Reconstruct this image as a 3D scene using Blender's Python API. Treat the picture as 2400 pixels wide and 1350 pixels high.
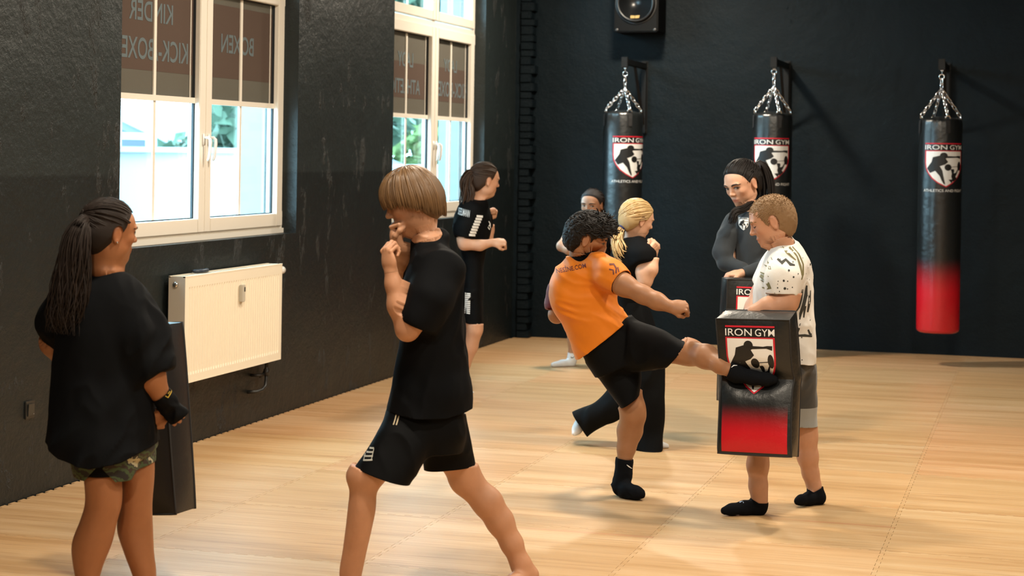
import bpy, bmesh, math, random
import numpy as np
from mathutils import Vector, Matrix
from mathutils.bvhtree import BVHTree

for o in list(bpy.data.objects): bpy.data.objects.remove(o, do_unlink=True)
scene = bpy.context.scene
COL = scene.collection
random.seed(7); RNG = np.random.default_rng(11)

# ------------------------------------------------------------------ camera
FPX = 4300.0; CAMH = 1.682; ROLL = 0.015; PPX, PPY = 1200.0, 359.0
TH = math.atan(1250 / FPX)
FW = np.array([-math.sin(TH), math.cos(TH), 0.0]); RT0 = np.array([math.cos(TH), math.sin(TH), 0.0]); UP0 = np.array([0, 0, 1.0])
RT = RT0 * math.cos(ROLL) + UP0 * math.sin(ROLL); UP = UP0 * math.cos(ROLL) - RT0 * math.sin(ROLL)
CAM = np.array([0, 0, CAMH])
def ray(px, py): return FW + RT * (px - PPX) / FPX - UP * (py - PPY) / FPX
def onfloor(px, py, h=0.0):
    d = ray(px, py); return CAM + d * ((h - CAMH) / d[2])
def onx(px, py, X): d = ray(px, py); return CAM + d * (X / d[0])
def ony(px, py, Y): d = ray(px, py); return CAM + d * (Y / d[1])

cd = bpy.data.cameras.new('camera'); cam = bpy.data.objects.new('camera', cd); COL.objects.link(cam)
M = Matrix.Identity(4)
for i in range(3):
    M[i][0] = RT[i]; M[i][1] = UP[i]; M[i][2] = -FW[i]; M[i][3] = CAM[i]
cam.matrix_world = M
cd.sensor_width = 36; cd.lens = FPX / 2400 * 36
cd.shift_x = 0.0; cd.shift_y = (PPY - 675) / 2400
cd.clip_start = 0.1; cd.clip_end = 300
cd.dof.use_dof = True; cd.dof.focus_distance = 8.6; cd.dof.aperture_fstop = 4.0
scene.camera = cam

# ------------------------------------------------------------------ view + world
vs = scene.view_settings
vs.view_transform = 'Standard'; vs.look = 'None'; vs.gamma = 1.0; vs.use_curve_mapping = False; vs.exposure = EXPOSURE = 0.0
w = bpy.data.worlds.new('world'); scene.world = w; w.use_nodes = True
bg = w.node_tree.nodes['Background']
bg.inputs[0].default_value = (0.50, 0.82, 1.0, 1); bg.inputs[1].default_value = 20.0

# ------------------------------------------------------------------ materials
MATS = {}
def mat(name, col=(.5, .5, .5), rough=.6, metal=0.0, spec=.5, sheen=0.0, sss=0.0, trans=0.0, emit=None, estr=0.0):
    m = bpy.data.materials.new(name); m.use_nodes = True
    b = m.node_tree.nodes['Principled BSDF']
    b.inputs['Base Color'].default_value = (*col, 1); b.inputs['Roughness'].default_value = rough
    b.inputs['Metallic'].default_value = metal; b.inputs['Specular IOR Level'].default_value = spec
    if sheen: b.inputs['Sheen Weight'].default_value = sheen
    if sss:
        b.inputs['Subsurface Weight'].default_value = sss; b.inputs['Subsurface Radius'].default_value = (.6, .25, .12); b.inputs['Subsurface Scale'].default_value = .01
    if emit: b.inputs['Emission Color'].default_value = (*emit, 1); b.inputs['Emission Strength'].default_value = estr
    MATS[name] = m
    return m
def N(m, typ, **kw):
    n = m.node_tree.nodes.new(typ)
    for k, v in kw.items():
        if k == 'ins':
            for kk, vv in v.items(): n.inputs[kk].default_value = vv
        else: setattr(n, k, v)
    return n
def LK(m, a, b): m.node_tree.links.new(a, b)
def bs(m): return m.node_tree.nodes['Principled BSDF']
def ramp(m, stops):
    n = N(m, 'ShaderNodeValToRGB'); e = n.color_ramp.elements
    while len(e) < len(stops): e.new(.5)
    for el, (p, c) in zip(e, stops): el.position = p; el.color = (*c, 1) if len(c) == 3 else c
    return n
def objmap(m, scale=(1, 1, 1), src='Object'):
    tc = N(m, 'ShaderNodeTexCoord'); mp = N(m, 'ShaderNodeMapping'); mp.inputs['Scale'].default_value = scale
    LK(m, tc.outputs[src], mp.inputs['Vector']); return mp.outputs['Vector']
def bump(m, h, strength=.3, dist=.01, prev=None):
    b = N(m, 'ShaderNodeBump', ins={'Strength': strength, 'Distance': dist}); LK(m, h, b.inputs['Height'])
    if prev: LK(m, prev, b.inputs['Normal'])
    return b.outputs['Normal']
def noise(m, vec, scale=5, detail=4, rough=.55):
    n = N(m, 'ShaderNodeTexNoise', ins={'Scale': scale, 'Detail': detail, 'Roughness': rough}); LK(m, vec, n.inputs['Vector']); return n.outputs['Fac']
def mathn(m, op, a, b=None, c=None, clamp=False):
    n = N(m, 'ShaderNodeMath', operation=op, use_clamp=clamp)
    for i, v in enumerate((a, b, c)):
        if v is None: continue
        if isinstance(v, (int, float)): n.inputs[i].default_value = v
        else: LK(m, v, n.inputs[i])
    return n.outputs[0]
def mixc(m, fac, a, b):
    n = N(m, 'ShaderNodeMix', data_type='RGBA')
    if isinstance(fac, (int, float)): n.inputs[0].default_value = fac
    else: LK(m, fac, n.inputs[0])
    for i, v in ((6, a), (7, b)):
        if isinstance(v, tuple): n.inputs[i].default_value = (*v, 1) if len(v) == 3 else v
        else: LK(m, v, n.inputs[i])
    return n.outputs[2]

def fabric(name, col, rough=.85, fine=900, bstr=.15, sheen=.15, fold=0.0):
    m = mat(name, col, rough, spec=.25 if col[0] > .02 else .09, sheen=sheen)
    v = objmap(m); n = noise(m, v, fine, 2)
    nb = bump(m, n, bstr, .002)
    if fold:
        n2 = noise(m, v, 9, 5, .6); nb = bump(m, n2, fold, .03, nb)
    LK(m, nb, bs(m).inputs['Normal'])
    n3 = noise(m, v, 6, 4)
    c = mixc(m, n3, tuple(x * .8 for x in col), tuple(min(1, x * 1.2) for x in col)); LK(m, c, bs(m).inputs['Base Color'])
    return m
def skinmat(name, col):
    col = (col[0] * .90, col[1] * .85, col[2] * .80)
    m = mat(name, col, .5, spec=.4, sss=.12)
    at = N(m, 'ShaderNodeAttribute', attribute_name='tint'); v = objmap(m)
    n = noise(m, v, 25, 5)
    base = mixc(m, n, tuple(x * .88 for x in col), tuple(min(1, x * 1.1) for x in col))
    mul = N(m, 'ShaderNodeMix', data_type='RGBA', blend_type='MULTIPLY'); mul.inputs[0].default_value = 1
    LK(m, base, mul.inputs[6]); LK(m, at.outputs['Color'], mul.inputs[7]); LK(m, mul.outputs[2], bs(m).inputs['Base Color'])
    n2 = noise(m, v, 300, 3); LK(m, bump(m, n2, .06, .003), bs(m).inputs['Normal'])
    return m
def hairmat(name, dark, light, rough=.42):
    m = mat(name, dark, rough if dark[0] > .03 else .55, spec=.45 if dark[0] > .03 else .22)
    at = N(m, 'ShaderNodeAttribute', attribute_name='strand')
    v = N(m, 'ShaderNodeCombineXYZ'); LK(m, at.outputs['Fac'], v.inputs[0])
    n = noise(m, v.outputs[0], 60, 6, .7)
    c = ramp(m, [(.3, dark), (.72, light)]); LK(m, n, c.inputs[0]); LK(m, c.outputs[0], bs(m).inputs['Base Color'])
    LK(m, bump(m, n, .5, .006), bs(m).inputs['Normal'])
    return m

# ------------------------------------------------------------------ object helpers
def link(name, me, m=None, parent=None):
    o = bpy.data.objects.new(name, me); COL.objects.link(o)
    if m is not None and me is not None: me.materials.append(m)
    if parent is not None: o.parent = parent
    return o
def tag(o, label, cat, group=None):
    o['label'] = label; o['category'] = cat
    if group: o['group'] = group
    return o
def struct(o): o['kind'] = 'structure'; return o
def empty(name, loc=(0, 0, 0), rz=0.0):
    o = bpy.data.objects.new(name, None); COL.objects.link(o); o.location = loc; o.rotation_euler = (0, 0, rz); o.empty_display_size = .1
    return o
def bmobj(name, bm, m, parent=None, smooth=False):
    me = bpy.data.meshes.new(name); bm.to_mesh(me); bm.free()
    if smooth: me.polygons.foreach_set('use_smooth', np.ones(len(me.polygons), bool))
    return link(name, me, m, parent)
def bx(bm, x0, x1, y0, y1, z0, z1, bev=0.0):
    r = bmesh.ops.create_cube(bm, size=1.0, matrix=Matrix.Translation(((x0 + x1) / 2, (y0 + y1) / 2, (z0 + z1) / 2)) @ Matrix.Diagonal((abs(x1 - x0), abs(y1 - y0), abs(z1 - z0), 1)))
    if bev:
        es = list({e for v in r['verts'] for e in v.link_edges}); bmesh.ops.bevel(bm, geom=es, offset=bev, segments=2, affect='EDGES')
def box(name, x0, x1, y0, y1, z0, z1, m, parent=None, bev=0.0):
    bm = bmesh.new(); bx(bm, x0, x1, y0, y1, z0, z1, bev); return bmobj(name, bm, m, parent)
def tube(bm, pts, r, sides=8, closed=False, caps=True):
    pts = [Vector(p) for p in pts]; n = len(pts); rs = r if isinstance(r, (list, tuple)) else [r] * n
    rings = []; ref = None
    for i, p in enumerate(pts):
        a = pts[(i - 1) % n] if (closed or i > 0) else pts[0]; b = pts[(i + 1) % n] if (closed or i < n - 1) else pts[-1]
        t = (b - a).normalized()
        if ref is None: ref = t.orthogonal().normalized()
        ref = (ref - t * ref.dot(t)).normalized(); bi = t.cross(ref)
        rings.append([bm.verts.new(p + (ref * math.cos(2 * math.pi * k / sides) + bi * math.sin(2 * math.pi * k / sides)) * rs[i]) for k in range(sides)])
    m = n if closed else n - 1
    for i in range(m):
        A, B = rings[i], rings[(i + 1) % n]
        for k in range(sides): bm.faces.new((A[k], A[(k + 1) % sides], B[(k + 1) % sides], B[k]))
    if caps and not closed:
        bm.faces.new(list(reversed(rings[0]))); bm.faces.new(rings[-1])
def lathe(bm, prof, sides=32, mtx=None):
    rings = []
    for r, z in prof:
        ring = []
        for k in range(sides):
            a = 2 * math.pi * k / sides; p = Vector((r * math.cos(a), r * math.sin(a), z)); ring.append(bm.verts.new(mtx @ p if mtx else p))
        rings.append(ring)
    for A, B in zip(rings, rings[1:]):
        for k in range(sides): bm.faces.new((A[k], A[(k + 1) % sides], B[(k + 1) % sides], B[k]))
    bm.faces.new(list(reversed(rings[0]))); bm.faces.new(rings[-1])

# ------------------------------------------------------------------ flat artwork helpers (2D meshes dropped onto a surface)
def text2d(s, bold=0.0, xs=1.0):
    cu = bpy.data.curves.new('t', 'FONT'); cu.body = s; cu.size = 1.0; cu.align_x = 'CENTER'; cu.offset = bold; cu.resolution_u = 4
    ob = bpy.data.objects.new('t', cu); COL.objects.link(ob)
    dg = bpy.context.evaluated_depsgraph_get(); me = bpy.data.meshes.new_from_object(ob.evaluated_get(dg))
    V = [(v.co.x * xs, v.co.y) for v in me.vertices]; Fs = [tuple(p.vertices) for p in me.polygons]
    bpy.data.objects.remove(ob); bpy.data.meshes.remove(me); bpy.data.curves.remove(cu)
    x = [v[0] for v in V]; y = [v[1] for v in V]; x0, x1, y0, y1 = min(x), max(x), min(y), max(y)
    return [((a - x0) / (x1 - x0), (b - y0) / (y1 - y0)) for a, b in V], Fs, (x1 - x0) / (y1 - y0)
def place2d(art, x0, x1, y0, y1, flip=False):
    V, Fs = art[0], art[1]
    return [((x1 - u * (x1 - x0)) if flip else (x0 + u * (x1 - x0)), y0 + v * (y1 - y0)) for u, v in V], Fs
def poly2d(pts): return list(pts), [tuple(range(len(pts)))]
def disc2d(cx, cy, rx, ry, n=20): return poly2d([(cx + rx * math.cos(2 * math.pi * i / n), cy + ry * math.sin(2 * math.pi * i / n)) for i in range(n)])
def join2d(parts):
    V, Fs = [], []
    for v, fs in parts:
        k = len(V); V += list(v); Fs += [tuple(i + k for i in f_) for f_ in fs]
    return V, Fs
def stroke2d(pts, wds):
    pts = [Vector(p) for p in pts]; L, R = [], []
    for i, p in enumerate(pts):
        t = (pts[min(i + 1, len(pts) - 1)] - pts[max(i - 1, 0)]).normalized(); n = Vector((-t.y, t.x)); wd = wds[i] if isinstance(wds, (list, tuple)) else wds
        L.append(tuple(p + n * wd / 2)); R.append(tuple(p - n * wd / 2))
    V = L + R; n = len(pts); return V, [(i, i + 1, n + i + 1, n + i) for i in range(n - 1)]
def art_mesh(art, step, fn):
    """2D art -> triangulated, cut on a grid of the given step, vertices mapped by fn(u,v)->xyz or None"""
    bm = bmesh.new(); vs_ = [bm.verts.new((u, v, 0)) for u, v in art[0]]
    for f_ in art[1]:
        try: bm.faces.new([vs_[i] for i in f_])
        except ValueError: pass
    bm.normal_update(); bmesh.ops.triangulate(bm, faces=bm.faces[:])
    us = [u for u, v in art[0]]; vv = [v for u, v in art[0]]
    if step:
        for ax, lo, hi in ((0, min(us), max(us)), (1, min(vv), max(vv))):
            k = math.ceil(lo / step) * step
            while k < hi:
                co = (k, 0, 0) if ax == 0 else (0, k, 0); no = (1, 0, 0) if ax == 0 else (0, 1, 0)
                bmesh.ops.bisect_plane(bm, geom=bm.verts[:] + bm.edges[:] + bm.faces[:], plane_co=co, plane_no=no); k += step
    dead = []
    for v in bm.verts:
        q = fn(v.co.x, v.co.y)
        if q is None: dead.append(v)
        else: v.co = q
    if dead: bmesh.ops.delete(bm, geom=dead, context='VERTS')
    return bm
BV_OWNER = {}
def decal(name, art, m, parent, bvh, org, U, V, D, off=.002, step=.015, reach=.6, back=.3):
    """project art along D onto the surface held by bvh (parent's own coordinates)"""
    parent = BV_OWNER.get(id(bvh), parent); org, U, V, D = Vector(org), Vector(U), Vector(V), Vector(D).normalized()
    def fn(u, v):
        p = org + U * u + V * v; hit, nn, i, d = bvh.ray_cast(p - D * back, D, reach)
        if hit is None: return None
        return hit - D * off
    return bmobj(name, art_mesh(art, step, fn), m, parent)

def logo_art():
    def b(X, Y): return ((X - 310) / 665.0, -(Y - 178) / 665.0)
    bar = poly2d([(0, 0), (1, 0), (1, -.035), (0, -.035)])
    txt = place2d(text2d('IRON', .004), 0, .545, -.2, -.06); txt2 = place2d(text2d('GYM', .004), .61, 1, -.2, -.06)
    out = [(0, -.225), (1, -.225), (1, -.62), (.985, -.76), (.94, -.89), (.85, -1.04), (.7, -1.21), (.53, -1.34), (.34, -1.22), (.19, -1.08), (.08, -.91), (.02, -.76), (0, -.6)]
    cx, cy = .5, -.7
    inn = [(cx + (x - cx) * .93, cy + (y - cy) * .945) for x, y in out]
    bod = poly2d([b(*p) for p in ((560, 430), (450, 465), (430, 560), (352, 690), (405, 785), (490, 740), (560, 840), (590, 930), (625, 1005), (648, 1010), (620, 860), (600, 730), (560, 645), (640, 610), (690, 560), (650, 490), (670, 480), (860, 470), (935, 495), (940, 435), (870, 435), (820, 445), (680, 440))])
    hd = disc2d(*b(620, 432), .093, .093)
    pl = disc2d(*b(690, 668), .085, .1); pr = disc2d(*b(905, 640), .062, .14)
    brr = poly2d([b(*p) for p in ((745, 655), (890, 640), (890, 650), (745, 665))])
    lif = poly2d([b(*p) for p in ((735, 705), (770, 700), (800, 730), (790, 785), (830, 770), (882, 680), (895, 690), (850, 800), (825, 850), (850, 890), (795, 945), (770, 945), (750, 985), (700, 915), (760, 905), (745, 850), (755, 790))])
    lh = disc2d(*b(775, 722), .033, .035)
    tag_ = text2d('ATHLETICS AND FIGHT', .0, 1.0); sub = place2d(tag_, -.03, 1.03, -1.48, -1.40)
    return {'bar': bar, 'txt': txt, 'txt2': txt2, 'red': poly2d(out), 'white': poly2d(inn), 'black': join2d([bod]), 'black2': join2d([hd]), 'black3': join2d([pl, brr]), 'black4': join2d([pr]), 'black5': join2d([lif]), 'black6': join2d([lh]), 'sub': sub}
def scale_art(art, s, dx=0, dy=0): return [(u * s + dx, v * s + dy) for u, v in art[0]], art[1]
# lamps of the hall: x, y, watts
LAMPSPEC = [(-3.2, 14.3, 150), (-2.6, 9.4, 115), (-.4, 9.8, 122), (2.4, 9.6, 60), (-2.4, 5.6, 90), (.2, 5.6, 110), (2.8, 5.6, 50), (-1.6, 1.6, 120), (1.4, 1.6, 110)]
FOLD = 2.6
# ------------------------------------------------------------------ implicit surfaces -> meshes
def vec(*a): return np.array(a, float)
def unit(v): v = np.asarray(v, float); return v / (np.linalg.norm(v) + 1e-12)
class Group:
    def __init__(s): s.items = []; s.caps = []
    def cone(s, a, b, ra, rb, k=.02, sq=1.0, n=(0, 1, 0), sub=False, cap=None):
        a, b = np.asarray(a, float), np.asarray(b, float); n = unit(n); r = max(ra, rb) * max(1, sq)
        lo = np.minimum(a, b) - r; hi = np.maximum(a, b) + r
        def fn(X, Y, Z):
            px, py, pz = X - a[0], Y - a[1], Z - a[2]; bb = b - a
            if sq != 1.0:
                dn = (px * n[0] + py * n[1] + pz * n[2]) * (1 / sq - 1); px, py, pz = px + n[0] * dn, py + n[1] * dn, pz + n[2] * dn
                bb = bb + n * (bb @ n) * (1 / sq - 1)
            L2 = bb @ bb + 1e-9
            t = np.clip((px * bb[0] + py * bb[1] + pz * bb[2]) / L2, 0, 1)
            d = np.sqrt((px - bb[0] * t) ** 2 + (py - bb[1] * t) ** 2 + (pz - bb[2] * t) ** 2) - (ra + (rb - ra) * t)
            d = d * min(1, sq)
            if cap is not None: d = np.maximum(d, (X - cap[0][0]) * cap[1][0] + (Y - cap[0][1]) * cap[1][1] + (Z - cap[0][2]) * cap[1][2])
            return d
        s.items.append((fn, lo, hi, k, sub)); return s
    def ell(s, c, R, r, k=.02, sub=False):
        c = np.asarray(c, float); R = np.asarray(R, float); r = np.asarray(r, float)
        ext = np.sqrt(((R * r[None, :]) ** 2).sum(1)); lo, hi = c - ext, c + ext
        def fn(X, Y, Z):
            px, py, pz = X - c[0], Y - c[1], Z - c[2]
            k0 = 0; k1 = 0
            for i in range(3):
                q = (px * R[0, i] + py * R[1, i] + pz * R[2, i]) / r[i]; k0 = k0 + q * q; k1 = k1 + (q / r[i]) ** 2
            k0 = np.sqrt(k0); return k0 * (k0 - 1) / (np.sqrt(k1) + 1e-9)
        s.items.append((fn, lo, hi, k, sub)); return s
    def loft(s, O, T, W, D, t, cw, cd, a, b, n=2.3, k=.02):
        """sections along axis T from O: width centre cw / half a along W, depth centre cd / half b along D"""
        O, T, W, D = (np.asarray(x, float) for x in (O, T, W, D))
        t = np.asarray(t, float); o = np.argsort(t); t = t[o]; cw, cd, a, b = (np.asarray(x, float)[o] for x in (cw, cd, a, b))
        tt = np.linspace(t[0], t[-1], 80)
        def cr(v):
            m = np.gradient(v, t) if len(t) > 1 else v * 0
            i = np.clip(np.searchsorted(t, tt) - 1, 0, len(t) - 2); h = t[i + 1] - t[i]; u = (tt - t[i]) / h
            return (2 * u**3 - 3 * u**2 + 1) * v[i] + (u**3 - 2 * u**2 + u) * h * m[i] + (-2 * u**3 + 3 * u**2) * v[i + 1] + (u**3 - u**2) * h * m[i + 1]
        cw, cd, a, b = cr(cw), cr(cd), np.maximum(cr(a), .004), np.maximum(cr(b), .004)
        pts = []
        for j in range(0, 80, 4):
            for sa in (-1, 1):
                for sb in (-1, 1): pts.append(O + T * tt[j] + W * (cw[j] + sa * a[j]) + D * (cd[j] + sb * b[j]))
        pts = np.array(pts); lo, hi = pts.min(0) - .02, pts.max(0) + .02
        def fn(X, Y, Z):
            px, py, pz = X - O[0], Y - O[1], Z - O[2]
            q = px * T[0] + py * T[1] + pz * T[2]; x = px * W[0] + py * W[1] + pz * W[2]; y = px * D[0] + py * D[1] + pz * D[2]
            A = np.interp(q, tt, a); B = np.interp(q, tt, b)
            rr = (np.abs((x - np.interp(q, tt, cw)) / A) ** n + np.abs((y - np.interp(q, tt, cd)) / B) ** n) ** (1 / n)
            d = (rr - 1) * np.minimum(A, B)
            return np.maximum(d, np.maximum(q - tt[-1], tt[0] - q))
        s.items.append((fn, lo, hi, k, False)); return s
    def at(s, P, skip=()):
        r = np.full(len(P), .3); X, Y, Z = P[:, 0], P[:, 1], P[:, 2]
        for i, it in enumerate(s.items):
            if i in skip: continue
            d = it[0](X, Y, Z); k = it[3]
            if it[4]: h = np.clip(.5 - .5 * (r + d) / k, 0, 1); r = r * (1 - h) - d * h + k * h * (1 - h)
            else: h = np.clip(.5 + .5 * (r - d) / k, 0, 1); r = r * (1 - h) + d * h - k * h * (1 - h)
        return r
    def bounds(s):
        return np.min([i[1] for i in s.items if not i[4]], 0), np.max([i[2] for i in s.items if not i[4]], 0)
def evalgrid(groups, lo, hi, vox):
    """groups: list of (Group, k)"""
    lo = np.asarray(lo, float); n = np.maximum(np.ceil((np.asarray(hi) - lo) / vox).astype(int) + 1, 4)
    ax = [lo[i] + vox * np.arange(n[i]) for i in range(3)]
    F = np.full(n, .3, np.float32)
    def rng(a, b, mg):
        i0 = np.clip(np.floor((a - mg - lo) / vox).astype(int), 0, n); i1 = np.clip(np.ceil((b + mg - lo) / vox).astype(int) + 1, 0, n)
        return i0, i1
    for g, kg in groups:
        if not g.items: continue
        glo, ghi = g.bounds(); mg = max(i[3] for i in g.items) + 3 * vox
        j0, j1 = rng(glo, ghi, mg + kg)
        if np.any(j1 - j0 < 2): continue
        G = np.full(j1 - j0, .3, np.float32)
        for fn, a, b, k, sub in g.items:
            i0, i1 = rng(a, b, k + 3 * vox); i0 = np.maximum(i0, j0); i1 = np.minimum(i1, j1)
            if np.any(i1 - i0 < 1): continue
            X = ax[0][i0[0]:i1[0]][:, None, None]; Y = ax[1][i0[1]:i1[1]][None, :, None]; Z = ax[2][i0[2]:i1[2]][None, None, :]
            d = fn(X, Y, Z).astype(np.float32); sl = tuple(slice(i0[m] - j0[m], i1[m] - j0[m]) for m in range(3)); c = G[sl]
            if sub:
                h = np.clip(.5 - .5 * (c + d) / k, 0, 1); G[sl] = c * (1 - h) - d * h + k * h * (1 - h)
            else:
                h = np.clip(.5 + .5 * (c - d) / k, 0, 1); G[sl] = c * (1 - h) + d * h - k * h * (1 - h)
        sl = tuple(slice(j0[m], j1[m]) for m in range(3)); c = F[sl]
        h = np.clip(.5 + .5 * (c - G) / kg, 0, 1); F[sl] = c * (1 - h) + G * h - kg * h * (1 - h)
    return F, lo
CORN = np.array([(i, j, k) for i in (0, 1) for j in (0, 1) for k in (0, 1)])
EDG = [(a, b) for a in range(8) for b in range(a + 1, 8) if np.abs(CORN[a] - CORN[b]).sum() == 1]
def surfnet(F, lo, vox):
    S = F < 0
    cnt = sum(S[c[0]:S.shape[0] - 1 + c[0], c[1]:S.shape[1] - 1 + c[1], c[2]:S.shape[2] - 1 + c[2]].astype(np.int8) for c in CORN)
    act = (cnt > 0) & (cnt < 8); idx = np.argwhere(act)
    if len(idx) == 0: return np.zeros((0, 3)), np.zeros((0, 3), int)
    val = np.stack([F[idx[:, 0] + c[0], idx[:, 1] + c[1], idx[:, 2] + c[2]] for c in CORN], 1)
    acc = np.zeros((len(idx), 3)); num = np.zeros(len(idx))
    for a, b in EDG:
        va, vb = val[:, a], val[:, b]; m = (va < 0) != (vb < 0); t = va[m] / (va[m] - vb[m])
        acc[m] += CORN[a] + (CORN[b] - CORN[a]) * t[:, None]; num[m] += 1
    V = (idx + acc / num[:, None]) * vox + lo
    ID = np.full(act.shape, -1, np.int64); ID[act] = np.arange(len(idx))
    Q = []
    for ax in range(3):
        u, v = (ax + 1) % 3, (ax + 2) % 3
        s0 = [slice(None)] * 3; s1 = [slice(None)] * 3; s0[ax] = slice(0, -1); s1[ax] = slice(1, None)
        df = S[tuple(s0)] != S[tuple(s1)]; e = np.argwhere(df)
        e = e[(e[:, u] > 0) & (e[:, v] > 0) & (e[:, u] < S.shape[u] - 1) & (e[:, v] < S.shape[v] - 1)]
        if len(e) == 0: continue
        ins = S[e[:, 0], e[:, 1], e[:, 2]]
        cs = []
        for du, dv in ((-1, -1), (0, -1), (0, 0), (-1, 0)):
            q = e.copy(); q[:, u] += du; q[:, v] += dv; cs.append(ID[q[:, 0], q[:, 1], q[:, 2]])
        q = np.stack(cs, 1); q[~ins] = q[~ins][:, ::-1]; Q.append(q)
    Q = np.concatenate(Q); Q = Q[(Q >= 0).all(1)]
    T = np.concatenate([Q[:, [0, 1, 2]], Q[:, [0, 2, 3]]])
    return V, T
def lap(V, T, it=1, w=.5):
    for _ in range(it):
        acc = np.zeros_like(V); n = np.zeros(len(V))
        for a, b in ((0, 1), (1, 2), (2, 0)):
            np.add.at(acc, T[:, a], V[T[:, b]]); np.add.at(n, T[:, a], 1); np.add.at(acc, T[:, b], V[T[:, a]]); np.add.at(n, T[:, b], 1)
        n[n == 0] = 1; V = V * (1 - w) + w * acc / n[:, None]
    return V
def vnorm(V, T):
    fn = np.cross(V[T[:, 1]] - V[T[:, 0]], V[T[:, 2]] - V[T[:, 0]]); n = np.zeros_like(V)
    for a in range(3): np.add.at(n, T[:, a], fn)
    return n / (np.linalg.norm(n, axis=1, keepdims=True) + 1e-12)
def clip(V, T, g):
    """keep g<=0, cutting triangles cleanly along g=0"""
    pos = g > 0; c = pos[T].sum(1); keep = [T[c == 0]]; V = list(V) if False else V; newV = [V]; base = len(V); cache = {}
    extra = []
    def cut(a, b):
        nonlocal base
        key = (a, b) if a < b else (b, a)
        if key not in cache:
            t = g[a] / (g[a] - g[b]); extra.append(V[a] + (V[b] - V[a]) * t); cache[key] = base; base += 1
        return cache[key]
    add = []
    for tri in T[(c == 1) | (c == 2)]:
        tri = tri.tolist(); p = [pos[i] for i in tri]
        if sum(p) == 1:
            k = p.index(True); a, b, d = tri[k], tri[(k + 1) % 3], tri[(k + 2) % 3]; x, y = cut(a, b), cut(a, d); add += [(x, b, d), (x, d, y)]
        else:
            k = p.index(False); a, b, d = tri[k], tri[(k + 1) % 3], tri[(k + 2) % 3]; add.append((a, cut(a, b), cut(a, d)))
    if extra: newV.append(np.array(extra))
    if add: keep.append(np.array(add))
    V2 = np.concatenate(newV); T2 = np.concatenate(keep)
    used, inv = np.unique(T2, return_inverse=True)
    return V2[used], inv.reshape(-1, 3)
def vnoise(P, seed=0):
    """value noise in [-1,1]"""
    i = np.floor(P).astype(np.int64); f_ = P - i; f_ = f_ * f_ * (3 - 2 * f_)
    def h(a, b, c):
        x = (a * 374761393 + b * 668265263 + c * 2147483647 + seed * 974711) & 0xffffffff
        x = ((x ^ (x >> 13)) * 1274126177) & 0xffffffff; x ^= x >> 16
        return (x & 0xffff) / 32767.5 - 1
    r = 0
    for dx in (0, 1):
        for dy in (0, 1):
            for dz in (0, 1):
                wgt = (f_[:, 0] if dx else 1 - f_[:, 0]) * (f_[:, 1] if dy else 1 - f_[:, 1]) * (f_[:, 2] if dz else 1 - f_[:, 2])
                r = r + wgt * h(i[:, 0] + dx, i[:, 1] + dy, i[:, 2] + dz)
    return r
def tmesh(name, V, T, m=None, parent=None, smooth=True, attrs=None):
    me = bpy.data.meshes.new(name)
    me.vertices.add(len(V)); me.vertices.foreach_set('co', np.ascontiguousarray(V, np.float32).ravel())
    nT = len(T); me.loops.add(nT * 3); me.loops.foreach_set('vertex_index', np.ascontiguousarray(T, np.int32).ravel())
    me.polygons.add(nT); me.polygons.foreach_set('loop_start', np.arange(0, nT * 3, 3, dtype=np.int32)); me.polygons.foreach_set('loop_total', np.full(nT, 3, np.int32))
    me.update(calc_edges=True)
    if smooth: me.polygons.foreach_set('use_smooth', np.ones(nT, bool))
    for k, v in (attrs or {}).items():
        v = np.asarray(v, np.float32)
        if v.ndim == 1: a = me.attributes.new(k, 'FLOAT', 'POINT'); a.data.foreach_set('value', v)
        else: a = me.attributes.new(k, 'FLOAT_COLOR', 'POINT'); a.data.foreach_set('color', np.concatenate([v, np.ones((len(v), 1), np.float32)], 1).ravel())
    me.validate()
    return link(name, me, m, parent)
# ------------------------------------------------------------------ room shell
WX, WY = -4.656, 16.22          # inner faces of the window wall and the back wall
CEIL = 4.1; XR = 4.45; YN = -3.0
def black_wall(name, lowc, highc, zsplit, sheen=.42, pitl=.62, spc=.42):
    m = mat(name, lowc, sheen, spec=spc)
    v = objmap(m); n1 = noise(m, v, 2.2, 8, .62); n2 = noise(m, v, 34, 5, .65); n3 = noise(m, v, 190, 3)
    vs_ = objmap(m, (5.5, 5.5, 2.6)); n4 = noise(m, vs_, 1.0, 7, .7)
    pit = ramp(m, [(pitl, (0, 0, 0)), (pitl + .1, (1, 1, 1))]); LK(m, n4, pit.inputs[0])
    chip = mathn(m, 'MULTIPLY', pit.outputs[0], n2)
    nb = bump(m, n1, .35, .06); nb = bump(m, n2, .22 if pitl > .65 else .32, .012, nb); nb = bump(m, n3, .25, .003, nb); nb = bump(m, chip, .6 if pitl > .65 else .8, .025 if pitl > .65 else .04, nb)
    LK(m, nb, bs(m).inputs['Normal'])
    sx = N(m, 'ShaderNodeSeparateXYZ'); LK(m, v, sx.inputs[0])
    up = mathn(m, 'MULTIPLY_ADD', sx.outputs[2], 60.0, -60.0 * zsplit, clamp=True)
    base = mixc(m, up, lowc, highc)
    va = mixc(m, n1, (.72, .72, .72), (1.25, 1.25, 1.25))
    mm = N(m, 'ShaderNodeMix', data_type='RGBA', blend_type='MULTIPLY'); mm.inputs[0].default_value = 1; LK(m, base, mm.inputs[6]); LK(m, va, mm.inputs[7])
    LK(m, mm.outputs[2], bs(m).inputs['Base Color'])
    return m
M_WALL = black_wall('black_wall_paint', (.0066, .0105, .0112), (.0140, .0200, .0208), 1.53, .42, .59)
M_WALLB = black_wall('black_back_wall_paint', (.0026, .0074, .0108), (.0026, .0074, .0108), 1.53, .6, .68, .16)
M_CEIL = mat('dark_ceiling', (.05, .05, .05), .8)
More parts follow.
